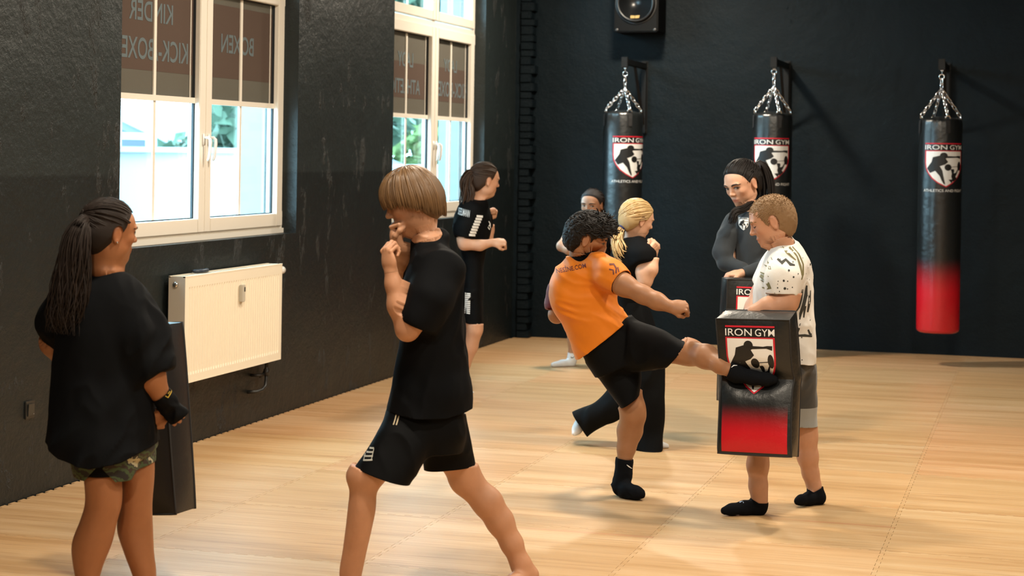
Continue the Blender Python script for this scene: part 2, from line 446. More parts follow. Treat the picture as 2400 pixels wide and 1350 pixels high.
M_SLAB = mat('dark_subfloor', (.01, .01, .01), .9)

W1 = (8.66, 11.03, 9.845); W2 = (12.84, 15.15, 14.05); SILL = 1.145; HEAD = 3.55
bm = bmesh.new()
XO = WX - .23
bx(bm, XO, WX, YN - .3, WY + .3, -.02, SILL)
bx(bm, XO, WX, YN - .3, W1[0], SILL, HEAD); bx(bm, XO, WX, W1[1], W2[0], SILL, HEAD); bx(bm, XO, WX, W2[1], WY + .3, SILL, HEAD)
bx(bm, XO, WX, YN - .3, WY + .3, HEAD, CEIL + .1)
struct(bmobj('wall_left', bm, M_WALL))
struct(box('wall_back', WX, XR + .3, WY, WY + .3, -.02, CEIL + .1, M_WALLB))
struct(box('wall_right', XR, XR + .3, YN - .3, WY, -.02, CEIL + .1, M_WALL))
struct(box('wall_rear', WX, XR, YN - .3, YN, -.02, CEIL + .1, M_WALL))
struct(box('ceiling', WX, XR, YN, WY, CEIL, CEIL + .1, M_CEIL))
floor = struct(box('floor', WX, XR, YN, WY, -.12, -.02, M_SLAB))
# ragged brick pier in the corner
pier = struct(box('trim_1', WX, WX + .05, WY - .12, WY, -.02, CEIL, M_WALLB))
bmb = bmesh.new(); bx(bmb, 0, 1, 0, 1, 0, 1, .06); brk = bpy.data.meshes.new('brick'); bmb.to_mesh(brk); bmb.free(); brk.materials.append(M_WALLB)
z = 0.0; i = 0
while z < 3.2:
    hgt = random.uniform(.06, .085); wd = (.105 if i % 2 else .125) + random.uniform(-.012, .012)
    o = link('brick', brk, None, pier); o.location = (WX + .05 - .002, WY - .14 - random.uniform(0, .012), z); o.scale = (wd, .14, hgt - .004)
    o.rotation_euler = (0, random.uniform(-.02, .02), random.uniform(-.03, .03)); z += hgt; i += 1

# ------------------------------------------------------------------ interlocking foam mats
M_MAT = mat('beige_wood_print_foam', (.6, .42, .24), .38, spec=.35)
def mat_shader(m):
    tc = N(m, 'ShaderNodeTexCoord'); oi = N(m, 'ShaderNodeObjectInfo')
    off = N(m, 'ShaderNodeVectorMath', operation='MULTIPLY_ADD'); cx = N(m, 'ShaderNodeCombineXYZ')
    for k in range(3): LK(m, oi.outputs['Random'], cx.inputs[k])
    LK(m, cx.outputs[0], off.inputs[0]); off.inputs[1].default_value = (37.0, 53.0, 11.0); LK(m, tc.outputs['Object'], off.inputs[2])
    def mp(sc):
        q = N(m, 'ShaderNodeMapping'); q.inputs['Scale'].default_value = sc; LK(m, off.outputs[0], q.inputs['Vector']); return q.outputs[0]
    big = noise(m, mp((.5, 8.0, 1)), 1.0, 5, .55); fine = noise(m, mp((2.0, 95, 1)), 1.0, 5, .62); red = noise(m, mp((.55, 13, 1)), 1.0, 3, .55); vf = noise(m, mp((7, 230, 1)), 1.0, 3)
    c1 = ramp(m, [(.3, (.445, .268, .125)), (.5, (.53, .340, .178)), (.72, (.59, .412, .242))]); LK(m, big, c1.inputs[0])
    f1 = ramp(m, [(.34, (.60, .48, .38)), (.47, (1, 1, 1)), (.75, (1.05, 1.04, 1.02))]); LK(m, fine, f1.inputs[0])
    mu = N(m, 'ShaderNodeMix', data_type='RGBA', blend_type='MULTIPLY'); mu.inputs[0].default_value = .65; LK(m, c1.outputs[0], mu.inputs[6]); LK(m, f1.outputs[0], mu.inputs[7])
    rr = ramp(m, [(.655, (0, 0, 0)), (.73, (1, 1, 1))]); LK(m, red, rr.inputs[0])
    rf = mathn(m, 'MULTIPLY', rr.outputs[0], .6)
    c2 = mixc(m, rf, mu.outputs[2], (.42, .17, .085))
    # every mat leans a little pinker or paler than its neighbour
    tint = ramp(m, [(0, (1.0, .90, .84)), (.35, (1.0, 1.0, 1.0)), (.7, (.94, .97, .95)), (1, (1.0, .95, .86))]); LK(m, oi.outputs['Random'], tint.inputs[0])
    m2 = N(m, 'ShaderNodeMix', data_type='RGBA', blend_type='MULTIPLY'); m2.inputs[0].default_value = 1; LK(m, c2, m2.inputs[6]); LK(m, tint.outputs[0], m2.inputs[7])
    LK(m, m2.outputs[2], bs(m).inputs['Base Color'])
    nb = bump(m, vf, .12, .002); nb = bump(m, noise(m, tc.outputs['Object'], 420, 2), .1, .002, nb); LK(m, nb, bs(m).inputs['Normal'])
mat_shader(M_MAT)
def edge(n=12, d=.019):
    pts = []; p = 1.0 / n
    for i in range(n):
        a = i * p
        pts += [(a + p * .22, 0), (a + p * .14, -d), (a + p * .80, -d), (a + p * .72, 0)]
    return [(0, 0)] + pts
E_ = edge()
outl = [(t, o) for t, o in E_] + [(1 + o, t) for t, o in E_] + [(t, 1 + o) for t, o in reversed(E_[1:])]
outl = [(t, o) for t, o in E_] + [(1 + o, t) for t, o in E_] + [(1, 1)] + [(t, 1 + o) for t, o in reversed(E_[1:])] + [(0, 1)] + [(o, t) for t, o in reversed(E_[1:])]
bm = bmesh.new(); kk = .9984
top = [bm.verts.new((.5 + (x - .5) * kk, .5 + (y - .5) * kk, 0)) for x, y in outl]; bot = [bm.verts.new((v.co.x, v.co.y, -.02)) for v in top]
f_ = bm.faces.new(top); n_ = len(top)
for i in range(n_): bm.faces.new((top[i], bot[i], bot[(i + 1) % n_], top[(i + 1) % n_]))
bm.normal_update(); bmesh.ops.triangulate(bm, faces=[f_]); bmesh.ops.recalc_face_normals(bm, faces=bm.faces[:])
matme = bpy.data.meshes.new('foam_mat'); bm.to_mesh(matme); bm.free(); matme.materials.append(M_MAT)
for iy in range(-3, 16):
    for ix in range(9):
        if -1 > iy and ix > 6: continue
        o = link('foam_mat', matme, None, floor); o.location = (-4.634 + ix, iy + .022, 0)
# cut strip of mats along the back wall
cut = box('foam_mat', 0, 9.05, 0, .19, -.02, 0, M_MAT, floor); cut.location = (-4.634, 16.024, 0)

# ------------------------------------------------------------------ windows
M_PVC = mat('white_window_pvc', (.78, .74, .66), .35)
M_GLASS = bpy.data.materials.new('window_glass'); M_GLASS.use_nodes = True
nt = M_GLASS.node_tree; nt.nodes.remove(nt.nodes['Principled BSDF']); out = nt.nodes['Material Output']
gl = N(M_GLASS, 'ShaderNodeBsdfGlossy', ins={'Roughness': .02}); tr = N(M_GLASS, 'ShaderNodeBsdfTransparent', ins={'Color': (.93, .98, .99, 1)}); fr_ = N(M_GLASS, 'ShaderNodeLayerWeight', ins={'Blend': .5}); fr = N(M_GLASS, 'ShaderNodeMapRange', ins={1: .5, 2: 1.0, 3: .02, 4: .35}); LK(M_GLASS, fr_.outputs['Facing'], fr.inputs[0]); mx = N(M_GLASS, 'ShaderNodeMixShader')
LK(M_GLASS, fr.outputs[0], mx.inputs[0]); LK(M_GLASS, tr.outputs[0], mx.inputs[1]); LK(M_GLASS, gl.outputs[0], mx.inputs[2]); LK(M_GLASS, mx.outputs[0], out.inputs[0])
def translucent(name, col, tcol, fac, rough_noise=0):
    m = bpy.data.materials.new(name); m.use_nodes = True; t = m.node_tree; t.nodes.remove(t.nodes['Principled BSDF']); o = t.nodes['Material Output']
    d = N(m, 'ShaderNodeBsdfDiffuse', ins={'Color': (*col, 1)}); r = N(m, 'ShaderNodeBsdfTranslucent', ins={'Color': (*tcol, 1)}); x = N(m, 'ShaderNodeMixShader', ins={0: fac})
    if rough_noise:
        v = objmap(m); n = noise(m, v, rough_noise, 2); c = mixc(m, n, tuple(q * .75 for q in tcol), tuple(q * 1.25 for q in tcol)); LK(m, c, r.inputs[0])
    LK(m, d.outputs[0], x.inputs[1]); LK(m, r.outputs[0], x.inputs[2]); LK(m, x.outputs[0], o.inputs[0]); return m
M_BLIND = translucent('grey_screen_blind', (.24, .22, .185), (.080, .070, .055), .55, 220)
M_FILM = translucent('red_film', (.21, .155, .13), (.095, .061, .046), .55, 220)
M_LET = translucent('pale_blue_lettering', (.27, .34, .37), (.18, .24, .26), .55, 220)
M_RUB = mat('dark_gasket', (.02, .025, .03), .6)
M_HANDLE = mat('white_handle', (.8, .78, .74), .3)
def rectframe(bm, x0, x1, y0, y1, z0, z1, w, wb=None):
    wb = wb or w
    bx(bm, x0, x1, y0, y0 + w, z0, z1, .004); bx(bm, x0, x1, y1 - w, y1, z0, z1, .004)
    bx(bm, x0, x1, y0 + w, y1 - w, z0, z0 + wb, .004); bx(bm, x0, x1, y0 + w, y1 - w, z1 - w, z1, .004)
def letters(text, pl, pr, pyt, pyb, parent, X, bold=.012):
    pc = (pl + pr) / 2; a, b_ = onx(pl, (pyt + pyb) / 2, X), onx(pr, (pyt + pyb) / 2, X); zt, zb = onx(pc, pyt, X)[2], onx(pc, pyb, X)[2]
    art = place2d(text2d(text, bold), a[1], b_[1], zb, zt, flip=True)
    bmobj('lettering', art_mesh(art, 0, lambda u, v: Vector((X + .0016, u, v))), M_LET, parent)
def window(nm, Y0, Y1, YC, zt0, texts, red):
    root = empty(nm, (WX - .1, YC, SILL)); struct(root)
    inv = Matrix.Translation(root.location).inverted()
    def A(o, p=None):
        o.parent = p or root
        if p is None: o.matrix_parent_inverse = inv
        return o
    XF = WX - .10; zt1 = zt0 + .055          # sash heads / transom
    bm = bmesh.new(); rectframe(bm, XF - .08, XF, Y0, Y1, SILL + .012, HEAD, .062); bx(bm, XF - .08, XF, Y0 + .06, Y1 - .06, zt0, zt1 + .02); bx(bm, XF - .08, XF - .005, YC - .03, YC + .03, SILL + .07, HEAD - .06)
    A(bmobj('frame', bm, M_PVC))
    A(box('sill_profile', XF - .06, XF + .012, Y0, Y1, SILL - .005, SILL + .03, M_PVC))
    for si, (a, b_) in enumerate(((Y0 + .045, YC + .001), (YC + .004, Y1 - .045))):
        bm = bmesh.new(); rectframe(bm, XF - .06, XF + .016, a, b_, SILL + .045, zt0 + .03, .082)
        sash = A(bmobj('sash', bm, M_PVC))
        bm = bmesh.new(); rectframe(bm, XF - .034, XF - .014, a + .08, b_ - .08, SILL + .125, zt0 - .05, .008); A(bmobj('gasket', bm, M_RUB), sash)
        pn = A(box('pane', XF - .042, XF - .038, a + .07, b_ - .07, SILL + .11, zt0 - .04, M_GLASS), sash)
        mc = (a + b_) / 2
        A(box('glazing_bar', XF - .03, XF - .022, mc - .015, mc + .015, SILL + .12, zt0 - .045, M_PVC), sash)
        bl = A(box('blind', XF - .0335, XF - .032, a + .083, b_ - .083, 1.965, zt0 - .045, M_BLIND))
        A(box('blind_rail', XF - .035, XF - .012, a + .083, b_ - .083, 1.945, 1.977, M_PVC))
        A(box('film', XF - .0315, XF - .0310, a + .084, b_ - .084, red[0], red[1], M_FILM))
        A(box('blind_cord', XF - .03, XF - .026, b_ - .125, b_ - .118, SILL + .13, zt0 - .05, M_PVC))
        # toplight
        bm = bmesh.new(); rectframe(bm, XF - .06, XF + .016, a, b_, zt1 + .03, HEAD - .045, .075); A(bmobj('top_sash', bm, M_PVC))
        A(box('pane', XF - .042, XF - .038, a + .06, b_ - .06, zt1 + .09, HEAD - .11, M_GLASS)); A(box('glazing_bar', XF - .03, XF - .02, mc - .012, mc + .012, zt1 + .1, HEAD - .115, M_PVC))
        hy = (b_ - .028) if si == 0 else (a + .040)
        bm = bmesh.new(); bx(bm, XF + .016, XF + .026, hy - .014, hy + .014, 1.70, 1.77, .003)
        tube(bm, [(XF + .02, hy, 1.745), (XF + .05, hy, 1.747), (XF + .062, hy, 1.735), (XF + .064, hy, 1.715), (XF + .06, hy, 1.66), (XF + .054, hy, 1.625), (XF + .046, hy, 1.612)], [.0085, .0085, .009, .0095, .0095, .0085, .007], 10)
        A(bmobj('handle', bm, M_HANDLE, smooth=True), sash)
        for h0 in (SILL + .05, zt0 - .05): A(box('hinge', XF - .01, XF + .014, (Y0 + .03 if si == 0 else Y1 - .045), (Y0 + .045 if si == 0 else Y1 - .03), h0, h0 + .09, M_PVC))
    n0 = set(bpy.data.objects)
    for t in texts: letters(*t, None, XF - .0308)
    for o in set(bpy.data.objects) - n0: A(o)
    return root
window('window_1', *W1, 2.66, [('KINDER', 302, 405, 4, 51), ('KICK-/BOXEN', 262, 440, 90, 141), ('BOXEN', 518, 594, 84, 128)], (2.11, 2.55))
window('window_2', *W2, 2.66, [('LADY', 932, 968, 122, 156), ('ATHLETICS', 906, 984, 184, 219), ('LADY', 1040, 1070, 140, 169), ('KICK-BOXEN', 1017, 1093, 193, 228)], (2.10, 2.38))

# ------------------------------------------------------------------ outside the windows
M_REND = mat('white_render', (.31, .32, .32), .9); M_BRK = mat('pale_painted_brick', (.7, .76, .76), .85)
_v = objmap(M_BRK); _b = N(M_BRK, 'ShaderNodeTexBrick', ins={'Scale': 4.0, 'Color1': (.28, .295, .29, 1), 'Color2': (.26, .275, .275, 1), 'Mortar': (.27, .29, .3, 1), 'Mortar Size': .012}); 
_mp = N(M_BRK, 'ShaderNodeMapping', ins={'Rotation': (math.pi / 2, 0, 0)}); LK(M_BRK, _v, _mp.inputs[0]); LK(M_BRK, _mp.outputs[0], _b.inputs['Vector']); LK(M_BRK, _b.outputs['Color'], bs(M_BRK).inputs['Base Color'])
M_GRND = mat('pale_yard_paving', (.25, .26, .26), .9); M_SLATE = mat('slate_roof', (.05, .06, .075), .7); M_LEAF = mat('leaf_green', (.05, .085, .05), .7); M_LEAF2 = mat('leaf_light_green', (.13, .19, .06), .7); M_BARK = mat('bark', (.1, .07, .05), .9); M_WHT = mat('white_painted_wood', (.42, .43, .43), .6); M_DGL = mat('dark_glass', (.05, .08, .1), .15)
struct(box('ground_outside', -60, XO, -10, 80, -.35, -.3, M_GRND))
tag(box('masonry_buttress', -5.53, XO, 12.0, 12.45, -.3, 6, M_BRK), 'pale painted brick buttress standing outside between the two windows', 'buttress')
tag(box('masonry_buttress', -5.44, XO, 16.25, 16.7, -.3, 6, M_BRK), 'pale painted brick buttress outside beyond the lady kick-boxing window', 'buttress')
bm = bmesh.new(); bx(bm, -8.15, -8.0, 9, 17.6, -.3, 1.64); bx(bm, -8.2, -7.95, 9, 17.6, 1.64, 1.692); tag(bmobj('boundary_wall', bm, M_REND), 'white rendered boundary wall in the yard outside the window', 'wall')
bm = bmesh.new(); bx(bm, -12.15, -12, 20, 48, -.3, 1.36); bx(bm, -12.2, -11.95, 20, 48, 1.36, 1.42); tag(bmobj('boundary_wall', bm, M_REND), 'low white wall in front of the light green hedge outside', 'wall')
# house with slate roof
hs = tag(empty('house', (-17, 31, -.3)), 'white house with slate roof seen through the window', 'house')
box('wall', -4, 4, -4.5, 4.5, 0, 1.75, M_WHT, hs)
bm = bmesh.new(); a = [bm.verts.new(p) for p in ((4.3, -4.8, 1.7), (4.3, 4.8, 1.7), (0, 4.8, 3.5), (0, -4.8, 3.5), (-4.3, -4.8, 1.7), (-4.3, 4.8, 1.7))]
for q in ((0, 1, 2, 3), (3, 2, 5, 4), (0, 3, 4), (1, 5, 2), (0, 4, 5, 1)): bm.faces.new([a[i] for i in q])
bmobj('roof', bm, M_SLATE, hs)
for yy in (-3.6, -1.4): 
    wn = box('window', 3.98, 4.05, yy - .5, yy + .5, .7, 1.6, M_WHT, hs); box('pane', 4.04, 4.07, yy - .4, yy + .4, .8, 1.5, M_DGL, wn)
bm = bmesh.new(); bx(bm, 2.2, 3.9, -4.2, -2.9, 2.0, 2.95); bmobj('dormer', bm, M_WHT, hs); box('dormer_window', 3.9, 3.93, -4.0, -3.1, 2.2, 2.8, M_DGL, hs)
# timber climbing frame
cf = tag(empty('timber_frame', (-10.6, 19.6, -.3)), 'white timber frame standing beyond the boundary wall', 'frame')
for nm_, q in (('post', (-.05, .05, -.05, .05, 0, 2.75)), ('beam', (-.04, .04, -1.2, 1.2, 2.42, 2.5)), ('beam', (-.04, .04, -.8, .8, 2.08, 2.16)), ('post', (-.05, .05, .85, .95, 0, 2.5))): box(nm_, *q, M_WHT, cf)
def tree(name, loc, R, n, m, label, seed, zs=1.0):
    rg = np.random.default_rng(seed); root = tag(empty(name, loc), label, 'tree')
    bm = bmesh.new(); tube(bm, [(0, 0, 0), (.1, 0, R * .9), (0, .1, R * 1.8)], [.22, .16, .06], 8); bmobj('trunk', bm, M_BARK, root)
    d = rg.normal(size=(n, 3)); d /= np.linalg.norm(d, axis=1, keepdims=True); c = d * (R * rg.uniform(.55, 1.0, n) ** .6)[:, None] * np.array([1, 1, zs]) + np.array([0, 0, R * 1.5]); c[:, :2] += .35 * R * np.sin(c[:, [2, 0]] * 3.1)
    e1 = rg.normal(size=(n, 3)); e1 /= np.linalg.norm(e1, axis=1, keepdims=True); e2 = np.cross(e1, rg.normal(size=(n, 3))); e2 /= np.linalg.norm(e2, axis=1, keepdims=True)
    s = R * .085 * rg.uniform(.7, 1.4, n)[:, None]; V = np.concatenate([c - e1 * s, c + e2 * s * .6, c + e1 * s, c - e2 * s * .6]); ii = np.arange(n)
    T = np.concatenate([np.stack([ii, ii + n, ii + 2 * n], 1), np.stack([ii, ii + 2 * n, ii + 3 * n], 1)])
    o = tmesh('foliage', V, T, m, root, False); o['kind'] = 'stuff'
tree('leafy_tree', (-10.6, 24.3, -.3), 1.75, 2600, M_LEAF, 'dark green tree close behind the boundary wall', 1, 1.2)
tree('leafy_tree', (-24, 36, -.3), 3.0, 3000, M_LEAF, 'tall green tree behind the slate roof of the house', 2, 1.1)
tree('leafy_tree', (-30, 38, -.3), 2.8, 2600, M_LEAF, 'green tree farther off beside the house', 3)
tree('leafy_tree', (-18, 54, -.3), 3.6, 2600, M_LEAF, 'green tree seen through the lady athletics window', 5)
tree('leafy_hedge', (-14.4, 42.5, -.3), 1.5, 2600, M_LEAF2, 'light green hedge behind the low white wall', 4, .9)
# ------------------------------------------------------------------ ceiling lamps
M_LAMPH = mat('lamp_housing', (.7, .7, .7), .4, .6); M_LAMPE = mat('lamp_diffuser', (1, 1, 1), .5, emit=(1, .86, .68), estr=14)
LAMPS = []
def ceiling_lamp(x, y, energy, label, size=.34, col=(1, .86, .68), drop=.25):
    r = tag(empty('ceiling_lamp', (x, y, CEIL)), label, 'lamp', 'ceiling lamps of the hall')
    bm = bmesh.new(); lathe(bm, [(.03, 0), (.03, -drop + .08), (size * .5, -drop + .05), (size * .55, -drop), (size * .52, -drop), (size * .47, -drop + .04), (.02, -drop + .06)], 28); bmobj('housing', bm, M_LAMPH, r, True)
    bm = bmesh.new(); lathe(bm, [(size * .46, -drop + .006), (size * .46, -drop + .012)], 28); bmobj('diffuser', bm, M_LAMPE, r)
    ld = bpy.data.lights.new('bulb', 'AREA'); ld.shape = 'DISK'; ld.size = size * .9; ld.energy = energy; ld.color = col
    lo = bpy.data.objects.new('bulb', ld); COL.objects.link(lo); lo.parent = r; lo.location = (0, 0, -drop - .004); lo['kind'] = 'light'
    return r
LCOL = 'round pendant lamp under the ceiling of the hall'
for (x, y, e) in LAMPSPEC:
    ceiling_lamp(x, y, e, LCOL)

# ------------------------------------------------------------------ radiator
M_RAD = mat('cream_radiator_enamel', (.83, .76, .62), .35); M_RADG = mat('grey_radiator_side', (.55, .50, .42), .4); M_CHR = mat('chrome', (.7, .7, .7), .18, 1.0); M_BLKP = mat('black_paint', (.012, .013, .013), .45); M_PLA = mat('grey_plastic', (.5, .47, .4), .4)
ry0, ry1, rz0, rz1, rx0, rx1 = 9.19, 10.52, .388, .975, -4.63, -4.53
rad = tag(empty('radiator', (WX, (ry0 + ry1) / 2, rz0)), 'cream ribbed panel radiator on the black wall below the window', 'radiator')
inv = Matrix.Translation(rad.location).inverted()
def AR(o): o.parent = rad; o.matrix_parent_inverse = inv; return o
bm = bmesh.new(); nr = 39; mg = .035; zlist = [rz0, rz0 + .04, rz0 + .055, rz1 - .075, rz1 - .06, rz1 - .004]
cols = []
ys = [ry0, ry0 + mg]; dp = [0, 0]
for i in range(nr):
    a = ry0 + mg + (ry1 - ry0 - 2 * mg) * i / nr; p = (ry1 - ry0 - 2 * mg) / nr
    ys += [a + p * .18, a + p * .32, a + p * .68, a + p * .82]; dp += [0, 1, 1, 0]
ys += [ry1 - mg, ry1]; dp += [0, 0]
grid = [[bm.verts.new((rx1 - (.007 * d if 1 < k < 4 else 0), y, z)) for k, z in enumerate(zlist)] for y, d in zip(ys, dp)]
for A_, B_ in zip(grid, grid[1:]):
    for k in range(len(zlist) - 1): bm.faces.new((A_[k], B_[k], B_[k + 1], A_[k + 1]))
AR(bmobj('front_panel', bm, M_RAD))
AR(box('rear_panel', rx0, rx0 + .012, ry0, ry1, rz0, rz1 - .01, M_RAD)); AR(box('bottom_lip', rx0, rx1 + .001, ry0, ry1, rz0 - .004, rz0 + .004, M_RAD))
AR(box('side_cover', rx0, rx1, ry0 - .004, ry0, rz0 + .002, rz1, M_RADG)); AR(box('side_cover', rx0, rx1, ry1, ry1 + .004, rz0 + .002, rz1, M_RADG))
AR(box('top_rim', rx1 - .012, rx1 + .001, ry0 - .004, ry1 + .004, rz1 - .006, rz1 + .002, M_RAD)); AR(box('top_rim', rx0, rx0 + .01, ry0 - .004, ry1 + .004, rz1 - .006, rz1 + .002, M_RAD))
g0 = AR(box('top_grille', rx0 + .008, rx1 - .01, ry0 - .002, ry1 + .002, rz1 - .009, rz1 - .006, M_RADG))
for i in range(40):
    y = ry0 + .02 + i * (ry1 - ry0 - .04) / 39; sl = box('grille_slat', rx0 + .012, rx1 - .014, y - .006, y + .006, rz1 - .006, rz1 + .001, M_RAD); AR(sl)
bm = bmesh.new(); lathe(bm, [(.016, 0), (.016, .012), (.013, .016), (.006, .018)], 16, Matrix.Translation((-4.585, ry0 - .004, rz1 - .045)) @ Matrix.Rotation(math.pi / 2, 4, 'X')); AR(bmobj('vent_plug', bm, M_CHR, smooth=True))
hm = AR(box('heat_meter', rx1, rx1 + .022, 9.89, 9.935, .785, .885, M_PLA, bev=.003)); ds = AR(box('meter_display', rx1 + .0222, rx1 + .0232, 9.917, 9.931, .845, .872, M_BLKP)); AR(box('meter_plate', rx1 - .002, rx1 + .006, 9.935, 9.975, .80, .885, M_RAD))
bm = bmesh.new(); T_ = Matrix.Translation((-4.575, ry1 + .004, rz1 - .045)) @ Matrix.Rotation(-math.pi / 2, 4, 'X'); lathe(bm, [(.013, 0), (.013, .03), (.022, .032), (.022, .05)], 20, T_); AR(bmobj('valve', bm, M_CHR, smooth=True))
bm = bmesh.new(); 
for k in range(20):
    a = 2 * math.pi * k / 20; tube(bm, [T_ @ Vector((.021 * math.cos(a), .021 * math.sin(a), .055)), T_ @ Vector((.021 * math.cos(a), .021 * math.sin(a), .105))], .0035, 6)
lathe(bm, [(.021, .05), (.0225, .055), (.021, .105), (.015, .112)], 24, T_); AR(bmobj('thermostat_knob', bm, M_HANDLE, smooth=True))
bm = bmesh.new(); tube(bm, [(-4.59, 10.44, .39), (-4.59, 10.44, .26), (-4.59, 10.43, .225), (-4.595, 10.39, .205), (-4.61, 10.34, .2), (-4.66, 10.31, .2)], .011, 10); tube(bm, [(-4.60, 10.43, .30), (-4.605, 10.36, .298), (-4.66, 10.355, .298)], .009, 8)
lathe(bm, [(.018, 0), (.018, .04)], 12, Matrix.Translation((-4.59, 10.44, .29))); AR(bmobj('pipe', bm, M_BLKP, smooth=True))
bm = bmesh.new(); tube(bm, [(-4.58, 10.525, .93), (-4.60, 10.535, .8), (-4.625, 10.535, .45), (-4.625, 10.53, .34), (-4.64, 10.50, .28), (-4.66, 10.49, .275)], .010, 8); AR(bmobj('pipe', bm, M_BLKP, smooth=True))
# mouthguard case left on the radiator
M_NAVY = mat('dark_navy_plastic', (.012, .02, .035), .4)
bm = bmesh.new(); pts = [(-.032 + .03 * math.cos(a), .075 * math.sin(a), 0) for a in np.linspace(-1.9, 1.9, 14)]; tube(bm, pts, [.008, .011, .013] + [.014] * 8 + [.013, .011, .008], 10)
for v in bm.verts: v.co.z = v.co.z * .8 + .0115
o = bmobj('wrist_strap', bm, M_NAVY, smooth=True); o.location = (-4.575, 9.52, rz1 + .002); tag(o, 'dark navy curved strap lying on top of the radiator', 'strap')

# ------------------------------------------------------------------ wall switch
M_SW = mat('black_switch_plastic', (.022, .022, .02), .35); sw = tag(empty('light_switch', (WX, 7.795, .42)), 'black rocker light switch low on the window wall', 'switch')
box('switch_frame', 0, .009, -.041, .041, -.043, .043, M_SW, sw, .003); rk = box('rocker', .009, .015, -.028, .028, -.03, .03, M_SW, sw, .002); rk.rotation_euler = (0, .05, 0); box('indicator', .0155, .0165, .018, .022, -.024, -.02, mat('grey_dot', (.3, .3, .3), .4), sw)

# ------------------------------------------------------------------ loudspeaker
M_SPK = mat('black_speaker_vinyl', (.003, .003, .003), .6, spec=.12); M_CONE = mat('speaker_cone', (.005, .006, .007), .35); M_RING = mat('speaker_ring', (.035, .035, .035), .35); M_GOLD = mat('gold_print', (.6, .4, .15), .5)
sp_ = ony(1490, 75, WY - .36); spk = tag(empty('loudspeaker', (sp_[0], WY - .36, sp_[2])), 'black wall loudspeaker with a bare round woofer high on the back wall', 'speaker')
box('cabinet', -.198, .198, 0, .34, 0, .62, M_SPK, spk, .01)
Tm = Matrix.Translation((0, -.001, .255)) @ Matrix.Rotation(math.pi / 2, 4, 'X')
bm = bmesh.new(); lathe(bm, [(.187, 0), (.187, .006), (.178, .008), (.172, .003), (.16, -.002)], 48, Tm); bmobj('woofer_rim', bm, M_RING, spk, True)
bm = bmesh.new(); lathe(bm, [(.172, .004), (.165, .012), (.152, .012), (.145, .003), (.06, -.06), (.055, -.06), (.05, -.045), (.03, -.032), (.002, -.028)], 48, Matrix.Translation((0, -.03, .255)) @ Matrix.Rotation(math.pi / 2, 4, 'X')); bmobj('woofer_cone', bm, M_CONE, spk, True)
bm = art_mesh(join2d([poly2d([(-.042, .05), (-.004, 0), (.0, .9), (-.038, .95)]), poly2d([(.0, 0), (.036, .1), (.044, 1), (.004, .9)])]), 0, lambda u, v: Vector((u, -.038 - v * .012, .118 + v * .026))); bmobj('woofer_print', bm, M_GOLD, spk)
bm = bmesh.new(); bx(bm, -.06, .06, .33, .36, .1, .5); bmobj('wall_bracket', bm, M_BLKP, spk)
for sx in (-1, 1):
    bm = bmesh.new(); lathe(bm, [(.012, 0), (.012, .004), (.006, .006)], 12, Matrix.Translation((sx * .17, 0, .02)) @ Matrix.Rotation(math.pi / 2, 4, 'X')); bmobj('screw', bm, M_RING, spk)

# ------------------------------------------------------------------ punching bags on wall brackets
def gradmat(name, zlo, zhi, rough, red=(.52, .004, .014), black=(.009, .011, .012), spec=.5, frontw=None, wr=.35):
    m = mat(name, black, rough, spec=spec); tc = N(m, 'ShaderNodeTexCoord'); sx = N(m, 'ShaderNodeSeparateXYZ'); LK(m, tc.outputs['Object'], sx.inputs[0])
    g = N(m, 'ShaderNodeMapRange', interpolation_type='SMOOTHSTEP', ins={1: zlo, 2: zhi, 3: 1.0, 4: 0.0}); LK(m, sx.outputs[2], g.inputs[0]); fac = g.outputs[0]
    if frontw:   # printed only on the front face, inside the piping
        ax = mathn(m, 'ABSOLUTE', sx.outputs[0]); inx = mathn(m, 'LESS_THAN', ax, frontw[0]); iny = mathn(m, 'LESS_THAN', sx.outputs[1], frontw[1]); inz = mathn(m, 'GREATER_THAN', sx.outputs[2], frontw[2])
        geo = N(m, 'ShaderNodeNewGeometry'); 
        fac = mathn(m, 'MULTIPLY', mathn(m, 'MULTIPLY', fac, inx), mathn(m, 'MULTIPLY', iny, inz))
    LK(m, mixc(m, fac, black, red), bs(m).inputs['Base Color'])
    n1 = noise(m, tc.outputs['Object'], 14, 4); n2 = noise(m, tc.outputs['Object'], 260, 3); nb = bump(m, n1, wr, .012); nb = bump(m, n2, .12, .002, nb); LK(m, nb, bs(m).inputs['Normal']); return m
M_RED = mat('red_print', (.55, .012, .03), .45); M_WPR = mat('white_print', (.78, .80, .80), .5); M_KPR = mat('black_print', (.006, .007, .008), .5); M_STEEL = mat('bright_steel', (.8, .8, .8), .16, 1.0); M_STRAP = mat('black_webbing', (.012, .012, .013), .7); M_BRKT = mat('black_bracket_steel', (.006, .0065, .007), .45, spec=.25)
LOGO = logo_art(); LOGO_M = {'bar': M_RED, 'txt': M_WPR, 'txt2': M_WPR, 'red': M_RED, 'white': M_WPR, 'sub': M_WPR}
LNAME = {'bar': 'logo_bar', 'txt': 'logo_lettering', 'txt2': 'logo_lettering', 'red': 'logo_shield_border', 'white': 'logo_shield', 'sub': 'logo_tagline'}
LOFF = {'bar': .0015, 'txt': .0015, 'txt2': .0015, 'red': .0012, 'white': .0022, 'sub': .0015}
